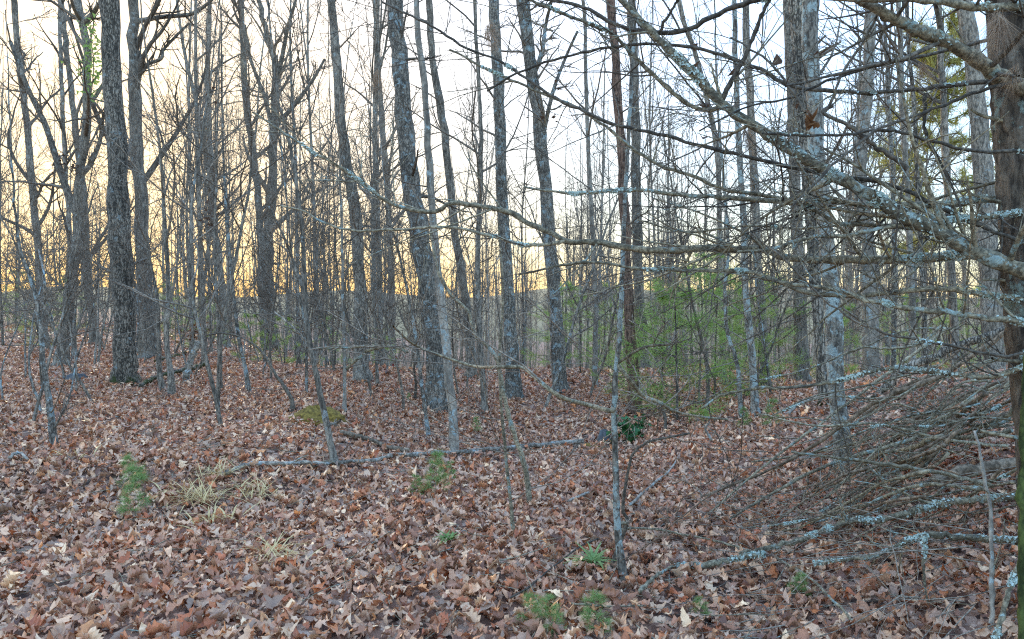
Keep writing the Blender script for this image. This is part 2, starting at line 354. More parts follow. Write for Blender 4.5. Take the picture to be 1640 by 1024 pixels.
for (y0, y1, dens, ns, size, tilt, lift) in ((1.6, 3.0, 220, 7, (.06, .12), 26, .05), (3.0, 7.0, 640, 9, (.03, .095), 29, .07), (7.0, 14.0, 400, 5, (.035, .10), 30, .07), (14.0, 26.0, 130, 3, (.07, .14), 28, .06), (26.0, 60.0, 16, 3, (.15, .28), 20, .05)):
    x, y = scatter(g, y0, y1, dens)
    tmpl = [leaf_shape(kd, ns, g) for kd in (0, 0, 2, 1, 0, 1, 2, 2, 2, 3, 0, 0, 1, 2, 0, 2, 0, 1, 2, 0)]
    which = g.integers(0, len(tmpl), len(x))
    patch = .5 + .5 * np.sin(.9 * x + 1.3 * np.sin(.6 * y)) * np.sin(.8 * y + .5)
    for q, (V, f) in enumerate(tmpl):
        k = which == q; K = int(k.sum())
        if not K: continue
        xs, ys = x[k], y[k]; sc = g.uniform(*size, K) * (1.25 if q in (3, 4, 9, 10) else 1)
        Vw = np.einsum('kij,nj->kni', rot_mats(g, K, tilt), V) * sc[:, None, None]
        z = h(xs, ys) + g.uniform(.004, lift, K); Vw += np.stack([xs, ys, z], -1)[:, None]
        Fw = (f[None] + (np.arange(K) * len(V))[:, None, None]).reshape(-1, 4)
        parts.append((Vw.reshape(-1, 3), Fw))
        ci = g.choice(len(PAL), K, p=PW); c = PAL[ci] * g.uniform(.75, 1.2, K)[:, None] * (.9 + .2 * patch[k])[:, None]
        rib = np.ones(len(V)); rib[1::3] = 1.12
        cols.append((c[:, None, :] * rib[None, :, None]).reshape(-1, 3))
litter = obj('fallen_leaves', mesh('fallen_leaves', parts, M['litter'], smooth=True, col=np.concatenate(cols)), ground)
litter['kind'] = 'stuff'
# the 300 leaves that show largest are objects of their own
shapes = [mesh('fallen_leaf', [leaf_shape(kd, 11, g)], M['leaf']) for kd in (0, 0, 0, 1, 0, 1, 2, 2, 3, 0, 0, 1, 0, 2)]
lx = g.uniform(-1, 1, 300); ly = 3.35 + 2.9 * g.random(300) ** 1.3; lx = lx * (.66 * ly)
for q, (x, y, m4) in enumerate(zip(lx, ly, rot_mats(g, 300, 20))):
    o = obj('fallen_leaf', shapes[q % len(shapes)], ground)
    s = g.uniform(.075, .135); o.matrix_local = Matrix.Translation((x, y, float(h(x, y)) + g.uniform(.045, .07))) @ Matrix(m4.tolist()).to_4x4() @ Matrix.Scale(s, 4)
    o.color = (*[float(v) for v in PAL[g.choice(len(PAL), p=PW)] * g.uniform(.85, 1.3)], 1)


# ------------------------------------------------------------------ trees standing near enough to be traced one by one
def bare_crown(g, P, Rd, lo, n1, len1, dens=(4, 4), up=.06):
    """limbs, side branches and twigs for a bare trunk P (N,3) with radii Rd; lo = lowest branch as a share of the height"""
    q1, r1 = sprout(g, P[None], Rd[None], n1, lo, .97, (28, 62), (len1 * .7, len1 * 1.2), .55, 9, .13, up, .22, .6)
    q2, r2 = sprout(g, q1, r1, dens[0], .18, .95, (25, 60), (.30, .55), .6, 6, .14, .03, .3, .5)
    q3, r3 = sprout(g, q2, r2, dens[1], .15, .97, (25, 65), (.30, .60), .6, 4, .16, .02, .4, .4)
    return (q1, np.maximum(r1, .004)), (q2, np.maximum(r2, .0028)), (q3, np.maximum(r3, .0020))
NAMED = []; COLS = []
def traced_tree(name, label, cat, bk, pts, wb, wt, H=16.0, Y=None, seed=0, n1=7, lo=.30, limbs=(), sides=10, flare=.35, group=None, low_twigs=0, len1=.26, bow=.25):
    g = np.random.default_rng(1000 + seed)
    if Y is None: base = ground_at(*pts[0])
    else:
        b0 = at(pts[0][0], pts[0][1], Y); base = np.array([b0[0], Y, float(h(b0[0], Y))])
    Y0 = base[1]; lean = g.normal() * .02 * Y0 * bow
    W = [base]
    for k, (px, py) in enumerate(pts[1:]):
        W.append(at(px, py, Y0 + lean * (k + 1) / len(pts)))
    W = np.array(W) - base; W[0, 2] -= .06
    ztop = W[-1, 2]; zs = W[:, 2]
    rb, rt = .46 * wb * Y0 / F, .46 * wt * Y0 / F
    if H > ztop + 1.0:                                # the part of the tree above the picture
        d = nrm(W[-1] - W[-2]); d = nrm(d + np.array([0, 0, .8])); k = max(2, int((H - ztop) / 2.2)); p = W[-1]; ext = []
        for _ in range(k):
            d = nrm(d + g.normal(size=3) * .07 + np.array([0, 0, .06])); p = p + d * (H - ztop) / k; ext.append(p)
        Wx = np.vstack([W, ext])
    else: Wx = W
    n = int(np.clip(len(Wx) * 5, 18, 60)); P = spline(Wx, n); P = np.vstack([P[:1], P[:1] + (P[1:2] - P[:1]) * np.array([[.2], [.45], [.7]]), P[1:]]); n += 3
    P[1:-1, :2] += g.normal(size=(n - 2, 2)) * rb * .10
    t = np.clip(P[:, 2] / max(ztop, .5), 0, None)
    Rd = np.where(t <= 1, rb + (rt - rb) * t, rt * np.clip(1 - (P[:, 2] - ztop) / max(H - ztop, .3), .12, 1)) if H > ztop + 1 else rb + (rt - rb) * np.clip(t, 0, 1)
    Rd = np.maximum(Rd, .003)
    Rd = Rd * (1 + (flare + .12) * np.exp(-P[:, 2].clip(0) / (1.9 * rb + .05)))
    Rd *= 1 + .05 * g.normal(size=n)
    root = empty(name, base, label, cat, group)
    aa = np.arange(sides) * 2 * np.pi / sides; ph = g.uniform(0, 6.28)
    lobes = 1 + np.exp(-P[:, 2].clip(0) / (1.5 * rb + .04))[:, None] * (.28 * np.cos(4 * aa + ph) + .14 * np.cos(7 * aa + 2 * ph))[None] * min(1, rb / .08)
    parts = [tubes(P[None], (Rd[:, None] * lobes)[None], sides, .04, g)]
    obj('trunk', mesh('trunk', parts, M[bk]), root)
    crown = []
    for lp, lw in limbs:                              # limbs that the photograph shows plainly
        Q = np.array([at(px, py, Y0 + .08 * k * g.normal()) for k, (px, py) in enumerate(lp)]) - base
        Q[0] = P[np.argmin(np.linalg.norm(P - Q[0], axis=1))]
        Q = spline(Q, 5 * len(lp)); r = np.linspace(.5 * lw * Y0 / F, max(.25 * lw * Y0 / F, .003), len(Q))
        obj('limb', mesh('limb', [tubes(Q, r, 7, .06, g)], M['branch' if bk == 'lichen_heavy' else bk]), root)
        a, ra = sprout(g, Q[None], r[None], 9, .15, .98, (30, 65), (.2, .5), .5, 6, .15, .03, .3, .5)
        b, rb_ = sprout(g, a, ra, 5, .15, .97, (25, 60), (.3, .6), .6, 4, .15, .02, .4, .4)
        crown += [tubes(a, np.maximum(ra, .003), 4), tubes(b, np.maximum(rb_, .0022), 3)]
    if n1 > 6 and pts[0][0] < 600 and H > 11: lo, n1 = lo * .72, n1 + 2      # branchier trees on the sunset side
    if n1:
        (q1, r1), (q2, r2), (q3, r3) = bare_crown(g, P, Rd, lo, n1, len1)
        crown += [tubes(q1, r1, 5), tubes(q2, r2, 4), tubes(q3, r3, 3)]
    if low_twigs:
        f = max(.12, min(.9, ztop * .12 / max(P[-1, 2], .1)))
        a, ra = sprout(g, P[None], Rd[None], low_twigs, f, min(.95, ztop / P[-1, 2] + .1), (45, 85), (.6 / P[-1, 2], 1.6 / P[-1, 2]), .22, 7, .14, .05, .3, .3)
        b, rb_ = sprout(g, a, ra, 5, .2, .97, (30, 65), (.3, .6), .6, 4, .15, .02, .4, .4)
        crown += [tubes(a, np.maximum(ra, .003), 4), tubes(b, np.maximum(rb_, .0022), 3)]
    if crown: obj('crown', mesh('crown', crown, M['twig']), root)['kind'] = 'stuff'
    NAMED.append((pts[0][0], Y0, root)); ys = [p_[1] for p_ in pts][::-1]; xs_ = [p_[0] for p_ in pts][::-1]; COLS.append((np.interp(480, ys, xs_), np.interp(250, ys, xs_), np.interp(60, ys, xs_), wb))
    return root

TR = [
 ('oak_tree', 'thickest dark furrowed oak trunk on the glowing sunset side, mossy at its foot', 'tree', 'oak', [(201,617),(197,500),(193,400),(184,200),(176,0)], 38, 29, dict(H=20, lo=.42, flare=.2, low_twigs=4)),
 ('grey_tree', 'straight grey trunk close behind the thick dark oak, one big limb reaching sideways', 'tree', 'grey', [(238,575),(233,480),(230,400),(217,200),(213,0)], 27, 17, dict(H=19, lo=.4, limbs=[([(219,41),(262,27),(308,22),(340,0)], 9), ([(222,130),(230,107),(258,94),(263,78),(303,37)], 7)])),
 ('forked_tree', 'crooked forked trunk with green creeper high on its stem, beside the thick oak', 'tree', 'grey', [(97,587),(110,500),(116,440),(123,390),(127,287),(133,250),(139,185),(139,82),(131,41),(123,0)], 20, 12, dict(H=14, lo=.5, limbs=[([(127,283),(145,262),(160,225),(166,180)], 9), ([(131,41),(150,20),(162,0)], 10), ([(115,350),(103,295),(74,205),(49,152),(16,66)], 12)], low_twigs=8)),
 ('grey_tree', 'outermost tall bare trunk on the sunset side, bending slightly as it rises', 'tree', 'grey', [(72,560),(62,410),(53,308),(41,185),(27,62),(22,0)], 14, 10, dict(H=15, lo=.4, low_twigs=10)),
 ('twin_stem_tree', 'slender twin-stemmed tree whose two stems part low down, behind the fallen dark branch', 'tree', 'grey', [(361,556),(357,482),(349,400),(340,340),(337,246),(332,123),(336,0)], 13, 8, dict(H=14, lo=.45, limbs=[([(340,345),(336,287),(328,246),(312,156),(295,82),(283,0)], 8)], low_twigs=10)),
 ('grey_tree', 'tall slim trunk curving down past the dark forked tree, hanging twigs at its middle', 'tree', 'grey', [(426,562),(421,480),(418,410),(414,328),(406,246),(394,164),(386,0)], 15, 10, dict(H=15, lo=.42, low_twigs=14)),
 ('forked_tree', 'dark tree forking into many upswept limbs near the top of the photo', 'tree', 'oak', [(433,560),(430,480),(429,400),(435,312),(439,197),(440,110),(430,60),(414,0)], 25, 8, dict(H=13, lo=.5, flare=.25, limbs=[([(439,150),(452,90),(462,40),(474,0)], 9), ([(437,205),(425,160),(414,130),(400,90),(392,40)], 8), ([(440,197),(470,170),(500,130),(520,95)], 8)], low_twigs=14)),
 ('pale_tree', 'pale smooth slanting trunk with dark flared foot, left of the big blotched trunk', 'tree', 'grey', [(580,613),(578,523),(574,400),(560,287),(548,205),(539,103),(529,0)], 24, 14, dict(H=18, lo=.45, flare=.4, low_twigs=6)),
 ('grey_tree', 'slim straight trunk just behind the slanting pale one', 'tree', 'grey', [(631,565),(628,480),(626,410),(621,308),(613,205),(605,103),(601,0)], 11, 9, dict(H=15, lo=.4, low_twigs=10)),
 ('lichen_oak', 'big dark trunk with blue-grey lichen blotches in the middle of the photo', 'tree', 'lichen', [(700,660),(695,560),(688,480),(676,400),(662,308),(650,205),(642,103),(633,0)], 37, 26, dict(H=20, lo=.45, flare=.22, low_twigs=6)),
 ('young_tree', 'pale slender trunk ending just above the lichened log, close to the big blotched trunk', 'tree', 'pale', [(728,729),(724,667),(716,564),(704,461),(697,400),(691,308),(685,226),(679,123),(667,0)], 16, 10, dict(H=13, lo=.42, flare=.2, low_twigs=5)),
 ('grey_tree', 'wavy grey trunk third from the big blotched trunk, standing farther back', 'tree', 'grey', [(757,607),(748,500),(735,410),(720,287),(708,185),(693,103),(687,0)], 17, 11, dict(H=15, lo=.42, low_twigs=8)),
 ('lichen_oak', 'upright trunk with blue lichen and wide flared foot, left one of the central pair', 'tree', 'lichen', [(823,640),(818,560),(814,480),(810,400),(804,328),(802,205),(796,103),(791,0)], 25, 17, dict(H=19, lo=.45, flare=.42, low_twigs=6)),
 ('grey_tree', 'grey trunk with bright lichen down one edge, right one of the central pair', 'tree', 'lichen', [(898,630),(890,503),(882,400),(872,287),(862,185),(849,103),(837,0)], 24, 22, dict(H=19, lo=.45, flare=.25, limbs=[([(852,120),(868,85),(874,40),(884,0)], 9), ([(868,230),(885,150),(905,95),(925,50)], 8)], low_twigs=5)),
 ('pine_tree', 'slim straight reddish-brown pine trunk with no branches, beside the green shrub', 'tree', 'red_pine', [(1020,666),(1013,590),(1008,523),(1003,400),(995,246),(987,123),(978,0)], 20, 15, dict(H=17, lo=.55, flare=.2, low_twigs=4)),
 ('grey_tree', 'grey trunk hidden low down by the green young pines, next to the reddish trunk', 'tree', 'grey', [(1030,585),(1024,480),(1021,410),(1019,328),(1017,164),(1011,0)], 19, 15, dict(H=17, lo=.45, Y=19)),
 ('lichen_tree', 'nearer lichen-covered trunk standing at the edge of the brush heap', 'tree', 'lichen_heavy', [(1354,753),(1343,687),(1337,564),(1329,441),(1320,369),(1308,246),(1304,164),(1300,82),(1297,0)], 29, 25, dict(H=15, lo=.5, flare=-.05, low_twigs=4)),
 ('oak_tree', 'thick forked trunk partly hidden behind the nearer lichen-covered one at the brush heap', 'tree', 'oak', [(1322,648),(1314,560),(1306,440),(1296,300),(1286,180),(1280,90),(1274,0)], 20, 24, dict(H=18, lo=.5, flare=.1, limbs=[([(1284,140),(1300,80),(1308,0)], 18)])),
 ('grey_tree', 'plain grey trunk seen left of the two overlapping lichened trunks', 'tree', 'grey', [(1284,620),(1282,520),(1280,430),(1274,300),(1268,150),(1262,0)], 24, 14, dict(H=16, lo=.45, Y=14.5)),
 ('grey_tree', 'straight grey trunk rising behind the brush, first right of the lichened trunks', 'tree', 'pale', [(1396,645),(1394,564),(1391,425),(1376,287),(1384,205),(1388,123),(1396,0)], 26, 18, dict(H=16, lo=.45, flare=.1, Y=12.5, low_twigs=5)),
 ('dark_sapling', 'thin dark straight stem between the grey trunk and the golden sunlit-coloured tree', 'tree', 'oak', [(1483,600),(1480,500),(1476,420),(1470,328),(1466,205),(1456,82),(1452,0)], 9, 6, dict(H=10, lo=.3, Y=10.5, n1=9)),
 ('pine_tree', 'broad greyish trunk in front of the golden sunlit-coloured tree, half hidden by lichened boughs', 'tree', 'grey', [(1592,610),(1588,500),(1581,369),(1569,205),(1548,25),(1545,0)], 32, 26, dict(H=17, lo=.5, Y=11.5, flare=.1)),
 ('grey_tree', 'slim pale trunk behind the brush heap, second right of the lichened trunks', 'tree', 'pale', [(1463,625),(1461,500),(1458,400),(1450,250),(1442,100),(1438,0)], 12, 8, dict(H=13, lo=.4, Y=13)),
 ('grey_tree', 'very slim spotted trunk between two thicker pale ones behind the brush heap', 'tree', 'lichen', [(1432,625),(1431,560),(1432,400),(1428,250),(1420,100),(1416,0)], 9, 6, dict(H=12, lo=.4, Y=14)),
 ('grey_tree', 'trunk farthest back behind the brush heap, close to the broad greyish trunk', 'tree', 'grey', [(1530,620),(1527,500),(1522,400),(1516,250),(1508,100),(1503,0)], 15, 10, dict(H=14, lo=.4, Y=15)),
 ('lichen_sapling', 'S-bent sapling crusted with pale lichen in front of the green pines', 'sapling', 'lichen_heavy', [(1188,670),(1181,585),(1169,548),(1163,523),(1161,461),(1166,400),(1160,300),(1150,170)], 8, 4, dict(H=7, lo=.3, n1=8, low_twigs=6)),
 ('lichen_tree', 'slender spotted trunk just right of the S-bent sapling', 'tree', 'lichen_heavy', [(1210,668),(1204,564),(1194,461),(1190,340),(1182,200),(1176,0)], 14, 8, dict(H=12, lo=.35, low_twigs=8)),
 ('grey_tree', 'bare trunk behind the green pines carrying hanging clumps of dead needles', 'tree', 'grey', [(1226,640),(1220,500),(1212,400),(1210,328),(1204,205),(1194,0)], 17, 12, dict(H=15, lo=.45, Y=13.5, low_twigs=6)),
 ('grey_tree', 'lanky curved trunk rising out of the green pines to the top of the photo', 'tree', 'grey', [(1160,640),(1155,500),(1153,410),(1149,246),(1128,143),(1112,82),(1087,0)], 11, 8, dict(H=14, lo=.4, Y=14, low_twigs=6)),
 ('grey_sapling', 'thin straight grey trunk left of the big flared pair, at the valley edge', 'tree', 'grey', [(777,662),(772,590),(767,523),(765,400),(770,280),(768,150),(760,0)], 10, 6, dict(H=10, lo=.3, low_twigs=8)),
 ('grey_sapling', 'crooked leaning grey sapling whose foot stands by the moss mound, branching low', 'sapling', 'grey', [(540,748),(523,679),(507,605),(492,523),(486,400),(478,320),(462,220),(440,120)], 12, 4, dict(H=7.5, lo=.32, n1=10, limbs=[([(524,690),(538,678),(546,672)], 6), ([(488,470),(470,420),(455,380),(430,330)], 6), ([(500,560),(470,525),(440,500)], 4)], low_twigs=10)),
 ('bent_sapling', 'thin dark sapling arching over to one side in front of the forked tree', 'sapling', 'dark_twig', [(468,662),(466,638),(437,593),(420,564),(400,548),(377,537),(352,534),(328,538)], 8, 3, dict(H=1, n1=0, low_twigs=5)),
 ('grey_sapling', 'straight thin pale sapling standing alone before the slanting pale trunk', 'sapling', 'pale', [(552,664),(552,600),(551,540),(549,482),(548,380),(545,260)], 7, 4, dict(H=6, lo=.35, n1=8, low_twigs=6)),
 ('grey_sapling', 'upright stick-thin sapling right behind the pale trunk with flared foot', 'sapling', 'grey', [(605,621),(601,540),(597,461),(596,360),(598,240)], 6, 3, dict(H=7, lo=.3, n1=9, low_twigs=5)),
 ('grey_sapling', 'lichened sapling leaning close to the foot of the big blotched trunk', 'sapling', 'lichen', [(688,703),(679,646),(668,560),(655,480),(640,410),(620,330)], 8, 3, dict(H=5, lo=.4, n1=9, low_twigs=6)),
 ('grey_sapling', 'lichened crooked sapling nearest the thick oak, topmost twigs before the yellow sky', 'sapling', 'lichen', [(88,718),(82,667),(70,585),(64,523),(53,461),(33,400),(24,330)], 12, 4, dict(H=5, lo=.45, n1=8, limbs=[([(64,525),(72,490),(70,440),(62,400)], 5), ([(84,690),(110,640),(120,590)], 4)], low_twigs=6)),
 ('grey_sapling', 'sapling pair member with moss at its foot, touching the fallen dark branch', 'sapling', 'grey', [(262,630),(256,597),(254,556),(252,480),(240,420),(232,360)], 10, 4, dict(H=6, lo=.35, n1=8, low_twigs=6)),
 ('grey_sapling', 'taller grey sapling rising just right of the fallen dark branch', 'sapling', 'grey', [(277,637),(272,590),(267,544),(269,441),(262,340),(255,230)], 11, 5, dict(H=8, lo=.35, n1=9, low_twigs=6)),
 ('pale_sapling', 'whitish slim trunk between the crooked forked tree and the thick oak', 'tree', 'pale', [(120,575),(117,520),(114,461),(112,380),(104,260),(98,120),(95,0)], 9, 6, dict(H=12, lo=.4, low_twigs=6)),
 ('grey_tree', 'leaning grey trunk in the gap beside the thick oak, in front of the glow', 'tree', 'grey', [(153,551),(145,490),(139,440),(136,340),(120,200),(104,60),(98,0)], 15, 8, dict(H=13, lo=.38, low_twigs=8)),
 ('grey_sapling', 'spotted thin trunk behind the arching sapling, leaning away from the forked tree', 'sapling', 'lichen', [(400,632),(392,585),(382,540),(372,450),(362,330),(356,200)], 8, 4, dict(H=8, lo=.3, n1=9, low_twigs=8)),
 ('grey_sapling', 'straight thin sapling left of the arching sapling, foot in open leaf litter', 'sapling', 'grey', [(354,628),(351,560),(349,500),(344,420),(346,300)], 7, 4, dict(H=7, lo=.3, n1=9, low_twigs=8)),
 ('grey_tree', 'thin pale trunk in front of the green pines at the valley edge', 'tree', 'pale', [(953,622),(953,560),(955,503),(950,400),(944,260),(938,120),(934,0)], 9, 6, dict(H=12, lo=.35, low_twigs=8)),
 ('dark_sapling', 'small black leafless stem in the hollow before the big blotched trunk', 'sapling', 'dark_twig', [(664,642),(666,615),(663,590),(668,575),(666,555)], 5, 3, dict(H=1, n1=0, low_twigs=2)),
 ('lichen_sapling', 'foreground sapling crusted with blue lichen, its foot in the leaves near the camera', 'sapling', 'lichen_heavy', [(1000,936),(988,833),(986,760),(984,650),(988,585),(993,523),(997,430),(1000,330),(1008,190),(1016,40)], 13, 5, dict(H=2.8, n1=0, flare=.3, limbs=[([(985,662),(976,658),(939,648),(898,636),(862,609),(837,589),(800,588),(761,587),(712,572),(663,552),(630,523)], 8), ([(990,575),(1030,557),(1070,552),(1090,548)], 5), ([(986,590),(1005,605),(1030,634),(1054,644),(1083,660),(1124,668),(1165,672)], 7), ([(987,836),(1000,838),(1006,840)], 7)], low_twigs=3)),
 ('grey_sapling', 'nearer and straighter of two whip-thin saplings in the open foreground', 'sapling', 'branch', [(824,863),(818,810),(808,708),(802,640),(800,560),(806,470),(798,360)], 6.5, 3, dict(H=2.5, n1=0, flare=.2, low_twigs=7)),
 ('crooked_sapling', 'strongly curved sapling bowing across the central pair, behind the whip-thin one', 'sapling', 'branch', [(850,810),(841,748),(825,700),(810,648),(794,572),(761,535),(749,498),(720,470),(699,425),(690,370)], 10, 4, dict(H=2.5, n1=0, flare=.1, low_twigs=8)),
 ('bent_sapling', 'dark arching stem curving over from beside the lichened foreground sapling', 'sapling', 'dark_twig', [(979,918),(983,898),(1004,836),(997,814),(1008,745),(1018,722),(1042,707),(1075,700),(1105,694)], 8, 4, dict(H=.2, n1=0, flare=.1, low_twigs=2)),
 ('dark_sapling', 'thin dark stem standing among the green pines, bent at half height', 'sapling', 'dark_twig', [(1132,668),(1134,610),(1128,560),(1112,500),(1100,440),(1086,360)], 7, 3, dict(H=6, lo=.3, n1=8, Y=10.5)),
 ('dark_sapling', 'short curved stem with a stubbed end right of the laurel', 'sapling', 'dark_twig', [(1064,696),(1065,668),(1054,648),(1040,640)], 6, 4, dict(H=.2, n1=0, low_twigs=2)),
]
for q, (nm, lb, ct, bk, pts, wb, wt, kw) in enumerate(TR):
    traced_tree(nm, lb, ct, bk, pts, wb, wt, seed=q, sides=12 if wb > 20 else 8, **kw)
print('named', len(NAMED))

# ------------------------------------------------------------------ the many bare trees farther back, each a thing with trunk and crown
ORD = 'first second third fourth fifth sixth seventh eighth ninth tenth eleventh twelfth thirteenth fourteenth fifteenth sixteenth seventeenth eighteenth nineteenth twentieth'.split()
g = np.random.default_rng(77)
def variant(g, H, r0, lean, fork):
    n = 26; z = np.linspace(0, 1, n)
    ph = g.uniform(0, 6, 4); P = np.stack([lean * H * z + .12 * np.sin(4 * z + ph[0]) + .05 * np.sin(11 * z + ph[1]) - .12 * np.sin(ph[0]), .12 * np.sin(5 * z + ph[2]) + .05 * np.sin(12 * z + ph[3]) - .12 * np.sin(ph[2]), H * z], -1)
    P[:, :2] -= P[0, :2]; P[0, 2] = -.15
    Rd = r0 * (1 - .82 * z ** 1.1) * (1 + .35 * np.exp(-z * H / .35)) * (1 + .04 * g.normal(size=n))
    tr = [tubes(P, Rd, 8, .04, g)]
    if fork:
        q, r = sprout(g, P[None], Rd[None], fork, .32, .6, (12, 28), (.42, .6), .72, 14, .06, .12, .2, .3); tr.append(tubes(q, r, 6, .04, g))
    (q1, r1), (q2, r2), (q3, r3) = bare_crown(g, P, Rd, .25, 15, .24, (5, 4), .09)
    cr = [tubes(q1, np.maximum(r1, .007), 4), tubes(q2, np.maximum(r2, .0045), 3), tubes(q3, np.maximum(r3, .0032), 3)]
    if fork:
        a, ra = sprout(g, q, r, 7, .2, .97, (25, 60), (.22, .45), .5, 6, .13, .06, .25, .5)
        b, rb = sprout(g, a, ra, 4, .15, .97, (25, 60), (.3, .6), .6, 4, .15, .02, .4, .4)
        cr += [tubes(a, np.maximum(ra, .006), 4), tubes(b, np.maximum(rb, .0042), 3)]
    return tr, cr
VAR = []
for q in range(14):
    H = g.uniform(13, 20); tr, cr = variant(g, H, g.uniform(.045, .105), g.normal() * .04, [0, 2, 0, 1, 3, 0, 2][q % 7])
    VAR.append((mesh('bare_trunk', tr, M[['grey', 'grey', 'lichen', 'pale', 'grey', 'oak', 'grey'][q % 7]]), mesh('bare_crown', cr, M['twig'])))
spots = []; tries = 0
keep = [(n_[2].location.x, n_[2].location.y) for n_ in NAMED]
while len(spots) < 150 and tries < 60000:
    tries += 1
    y = 16 + 52 * g.random() ** .75; u = g.uniform(-.72, .72)
    if u > .15 and g.random() < .25: continue
    x = u * y; cp = CX + F * u
    if sum(abs(cp - c_[0]) < .5 * c_[3] + 9 for c_ in COLS if c_[3] > 13) + sum(abs(cp - c_[1]) < .5 * c_[3] + 7 for c_ in COLS if c_[3] > 13) > 0: continue
    if y < 24 and g.random() < .6: continue
    if u < -.2 and y > 30 and g.random() < .55: continue
    if 870 < cp < 1260 and y < 32: continue
    if any((x - a) ** 2 + (y - b) ** 2 < 1.0 for a, b in keep): continue
    if any((x - a) ** 2 + (y - b) ** 2 < (1.1 if y < 35 else 1.5) ** 2 for a, b in spots): continue
    spots.append((x, y))
ANCH = sorted([(201, 'the thickest dark oak'), (72, 'the outermost bending trunk'), (433, 'the dark forked tree'), (580, 'the slanting pale trunk'), (700, 'the big blotched trunk'), (823, 'the flared lichen trunk'), (898, 'the lichen-edged grey trunk'), (1020, 'the reddish pine trunk'), (1188, 'the S-bent sapling'), (1354, 'the lichened trunk by the brush'), (1480, 'the thin dark stem'), (1592, 'the broad greyish trunk')])
def place(x, y):
    px = pix((x, y, 1.5))[0]; return px, y
zones = {}
for x, y in spots:
    px = CX + F * x / y; a = [k for k in ANCH if k[0] <= px]
    side = 'right of ' + a[-1][1] if a else 'left of ' + ANCH[0][1]
    band = 'midway' if y < 27 else 'far' if y < 44 else 'very far'
    zones.setdefault((side, band), []).append((px if a else -px, x, y))
for (side, band), lst in zones.items():
    for k, (_, x, y) in enumerate(sorted(lst)):
        tm, cm = VAR[int(g.integers(len(VAR)))]; s = g.uniform(.8, 1.15)
        e = empty('bare_tree', (x, y, float(h(x, y))), f'bare {band} trunk, {ORD[min(k, 19)]} such {side}', 'tree', 'bare trees standing back in the woods', g.uniform(0, 6.28))
        e.scale = (s * g.uniform(.62, 1.05),) * 2 + (s,)
        obj('trunk', tm, e); obj('crown', cm, e)['kind'] = 'stuff'

# saplings of the undergrowth, bare and whip-thin
SAP = []
for q in range(10):
    H = g.uniform(2.6, 6.5); n = 16; z = np.linspace(0, 1, n)
    S = grow(g, np.zeros((1, 3)), np.array([[g.normal() * .12, g.normal() * .12, 1]]), np.array([H]), n, .07, .03); r = np.linspace(.010 + .0032 * H, .004, n)[None]
    S[:, 0, 2] -= .05
    a, ra = sprout(g, S, r, 17, .18, .98, (30, 70), (.22, .48), .55, 8, .13, .05, .3, .55)
    b, rb = sprout(g, a, ra, 7, .12, .98, (25, 65), (.28, .6), .6, 5, .14, .03, .4, .45)
    c, rc = sprout(g, b, rb, 3, .15, .95, (25, 60), (.3, .6), .7, 3, .14, .02, .5, .4)
    SAP.append((mesh('sapling_stem', [tubes(S, r, 6, .05, g)], M['grey' if q % 3 else 'lichen']), mesh('sapling_twigs', [tubes(a, np.maximum(ra, .004), 4), tubes(b, np.maximum(rb, .003), 3), tubes(c, np.maximum(rc, .0025), 3)], M['twig'])))
sp = []; tries = 0
while len(sp) < 125 and tries < 20000:
    tries += 1
    y = g.uniform(8.5, 27); u = g.uniform(-.70, .70)
    if u > -.1 and g.random() < .55: continue
    x = u * y
    if y < 11 and -.16 < u < .42: continue
    if any((x - a) ** 2 + (y - b) ** 2 < .6 for a, b in keep + sp): continue
    sp.append((x, y))
zones = {}
for x, y in sp:
    px = CX + F * x / y; a = [k for k in ANCH if k[0] <= px]
    side = 'right of ' + a[-1][1] if a else 'left of ' + ANCH[0][1]
    zones.setdefault((side, 'near' if y < 15 else 'farther'), []).append((px if a else -px, x, y))
for (side, band), lst in zones.items():
    for k, (_, x, y) in enumerate(sorted(lst)):
        tm, cm = SAP[int(g.integers(len(SAP)))]
        e = empty('bare_sapling', (x, y, float(h(x, y))), f'spindly {band} sapling, {ORD[min(k, 19)]} such {side}', 'sapling', 'spindly bare saplings of the undergrowth', g.uniform(0, 6.28))
        s = g.uniform(.8, 1.2); e.scale = (s, s, s); obj('stem', tm, e); obj('twigs', cm, e)['kind'] = 'stuff'

# the wood beyond: trunks nobody could count
g = np.random.default_rng(8)
K = 560; a = g.uniform(-R(42), R(42), K); a = np.where((a < -R(8)) & (g.random(K) < .45), -a * .9, a); d = g.uniform(58, 140, K); x = d * np.sin(a); y = d * np.cos(a); H = g.uniform(11, 17, K)
n = 9; z = np.linspace(0, 1, n); B = np.stack([x, y, h(x, y) - .3], -1)
P = B[:, None, :] + np.stack([g.normal(size=(K, 1)) * .5 * z + .15 * np.sin(5 * z + g.uniform(0, 6, (K, 1))), 0 * z + np.zeros((K, 1)), H[:, None] * z], -1)
Rt = g.uniform(.08, .17, K)[:, None] * (1 - .85 * z)
q1, r1 = sprout(g, P, Rt, 7, .15, .97, (25, 60), (.18, .34), .55, 6, .13, .08, .3, .6)
q2, r2 = sprout(g, q1, r1, 4, .2, .97, (25, 60), (.3, .55), .6, 3, .15, .03, .5, .4)
o = obj('distant_wood', mesh('distant_wood', [tubes(P, Rt, 5), tubes(q1, np.maximum(r1, .012), 3), tubes(q2, np.maximum(r2, .008), 3)], M['haze_paled_wood']))

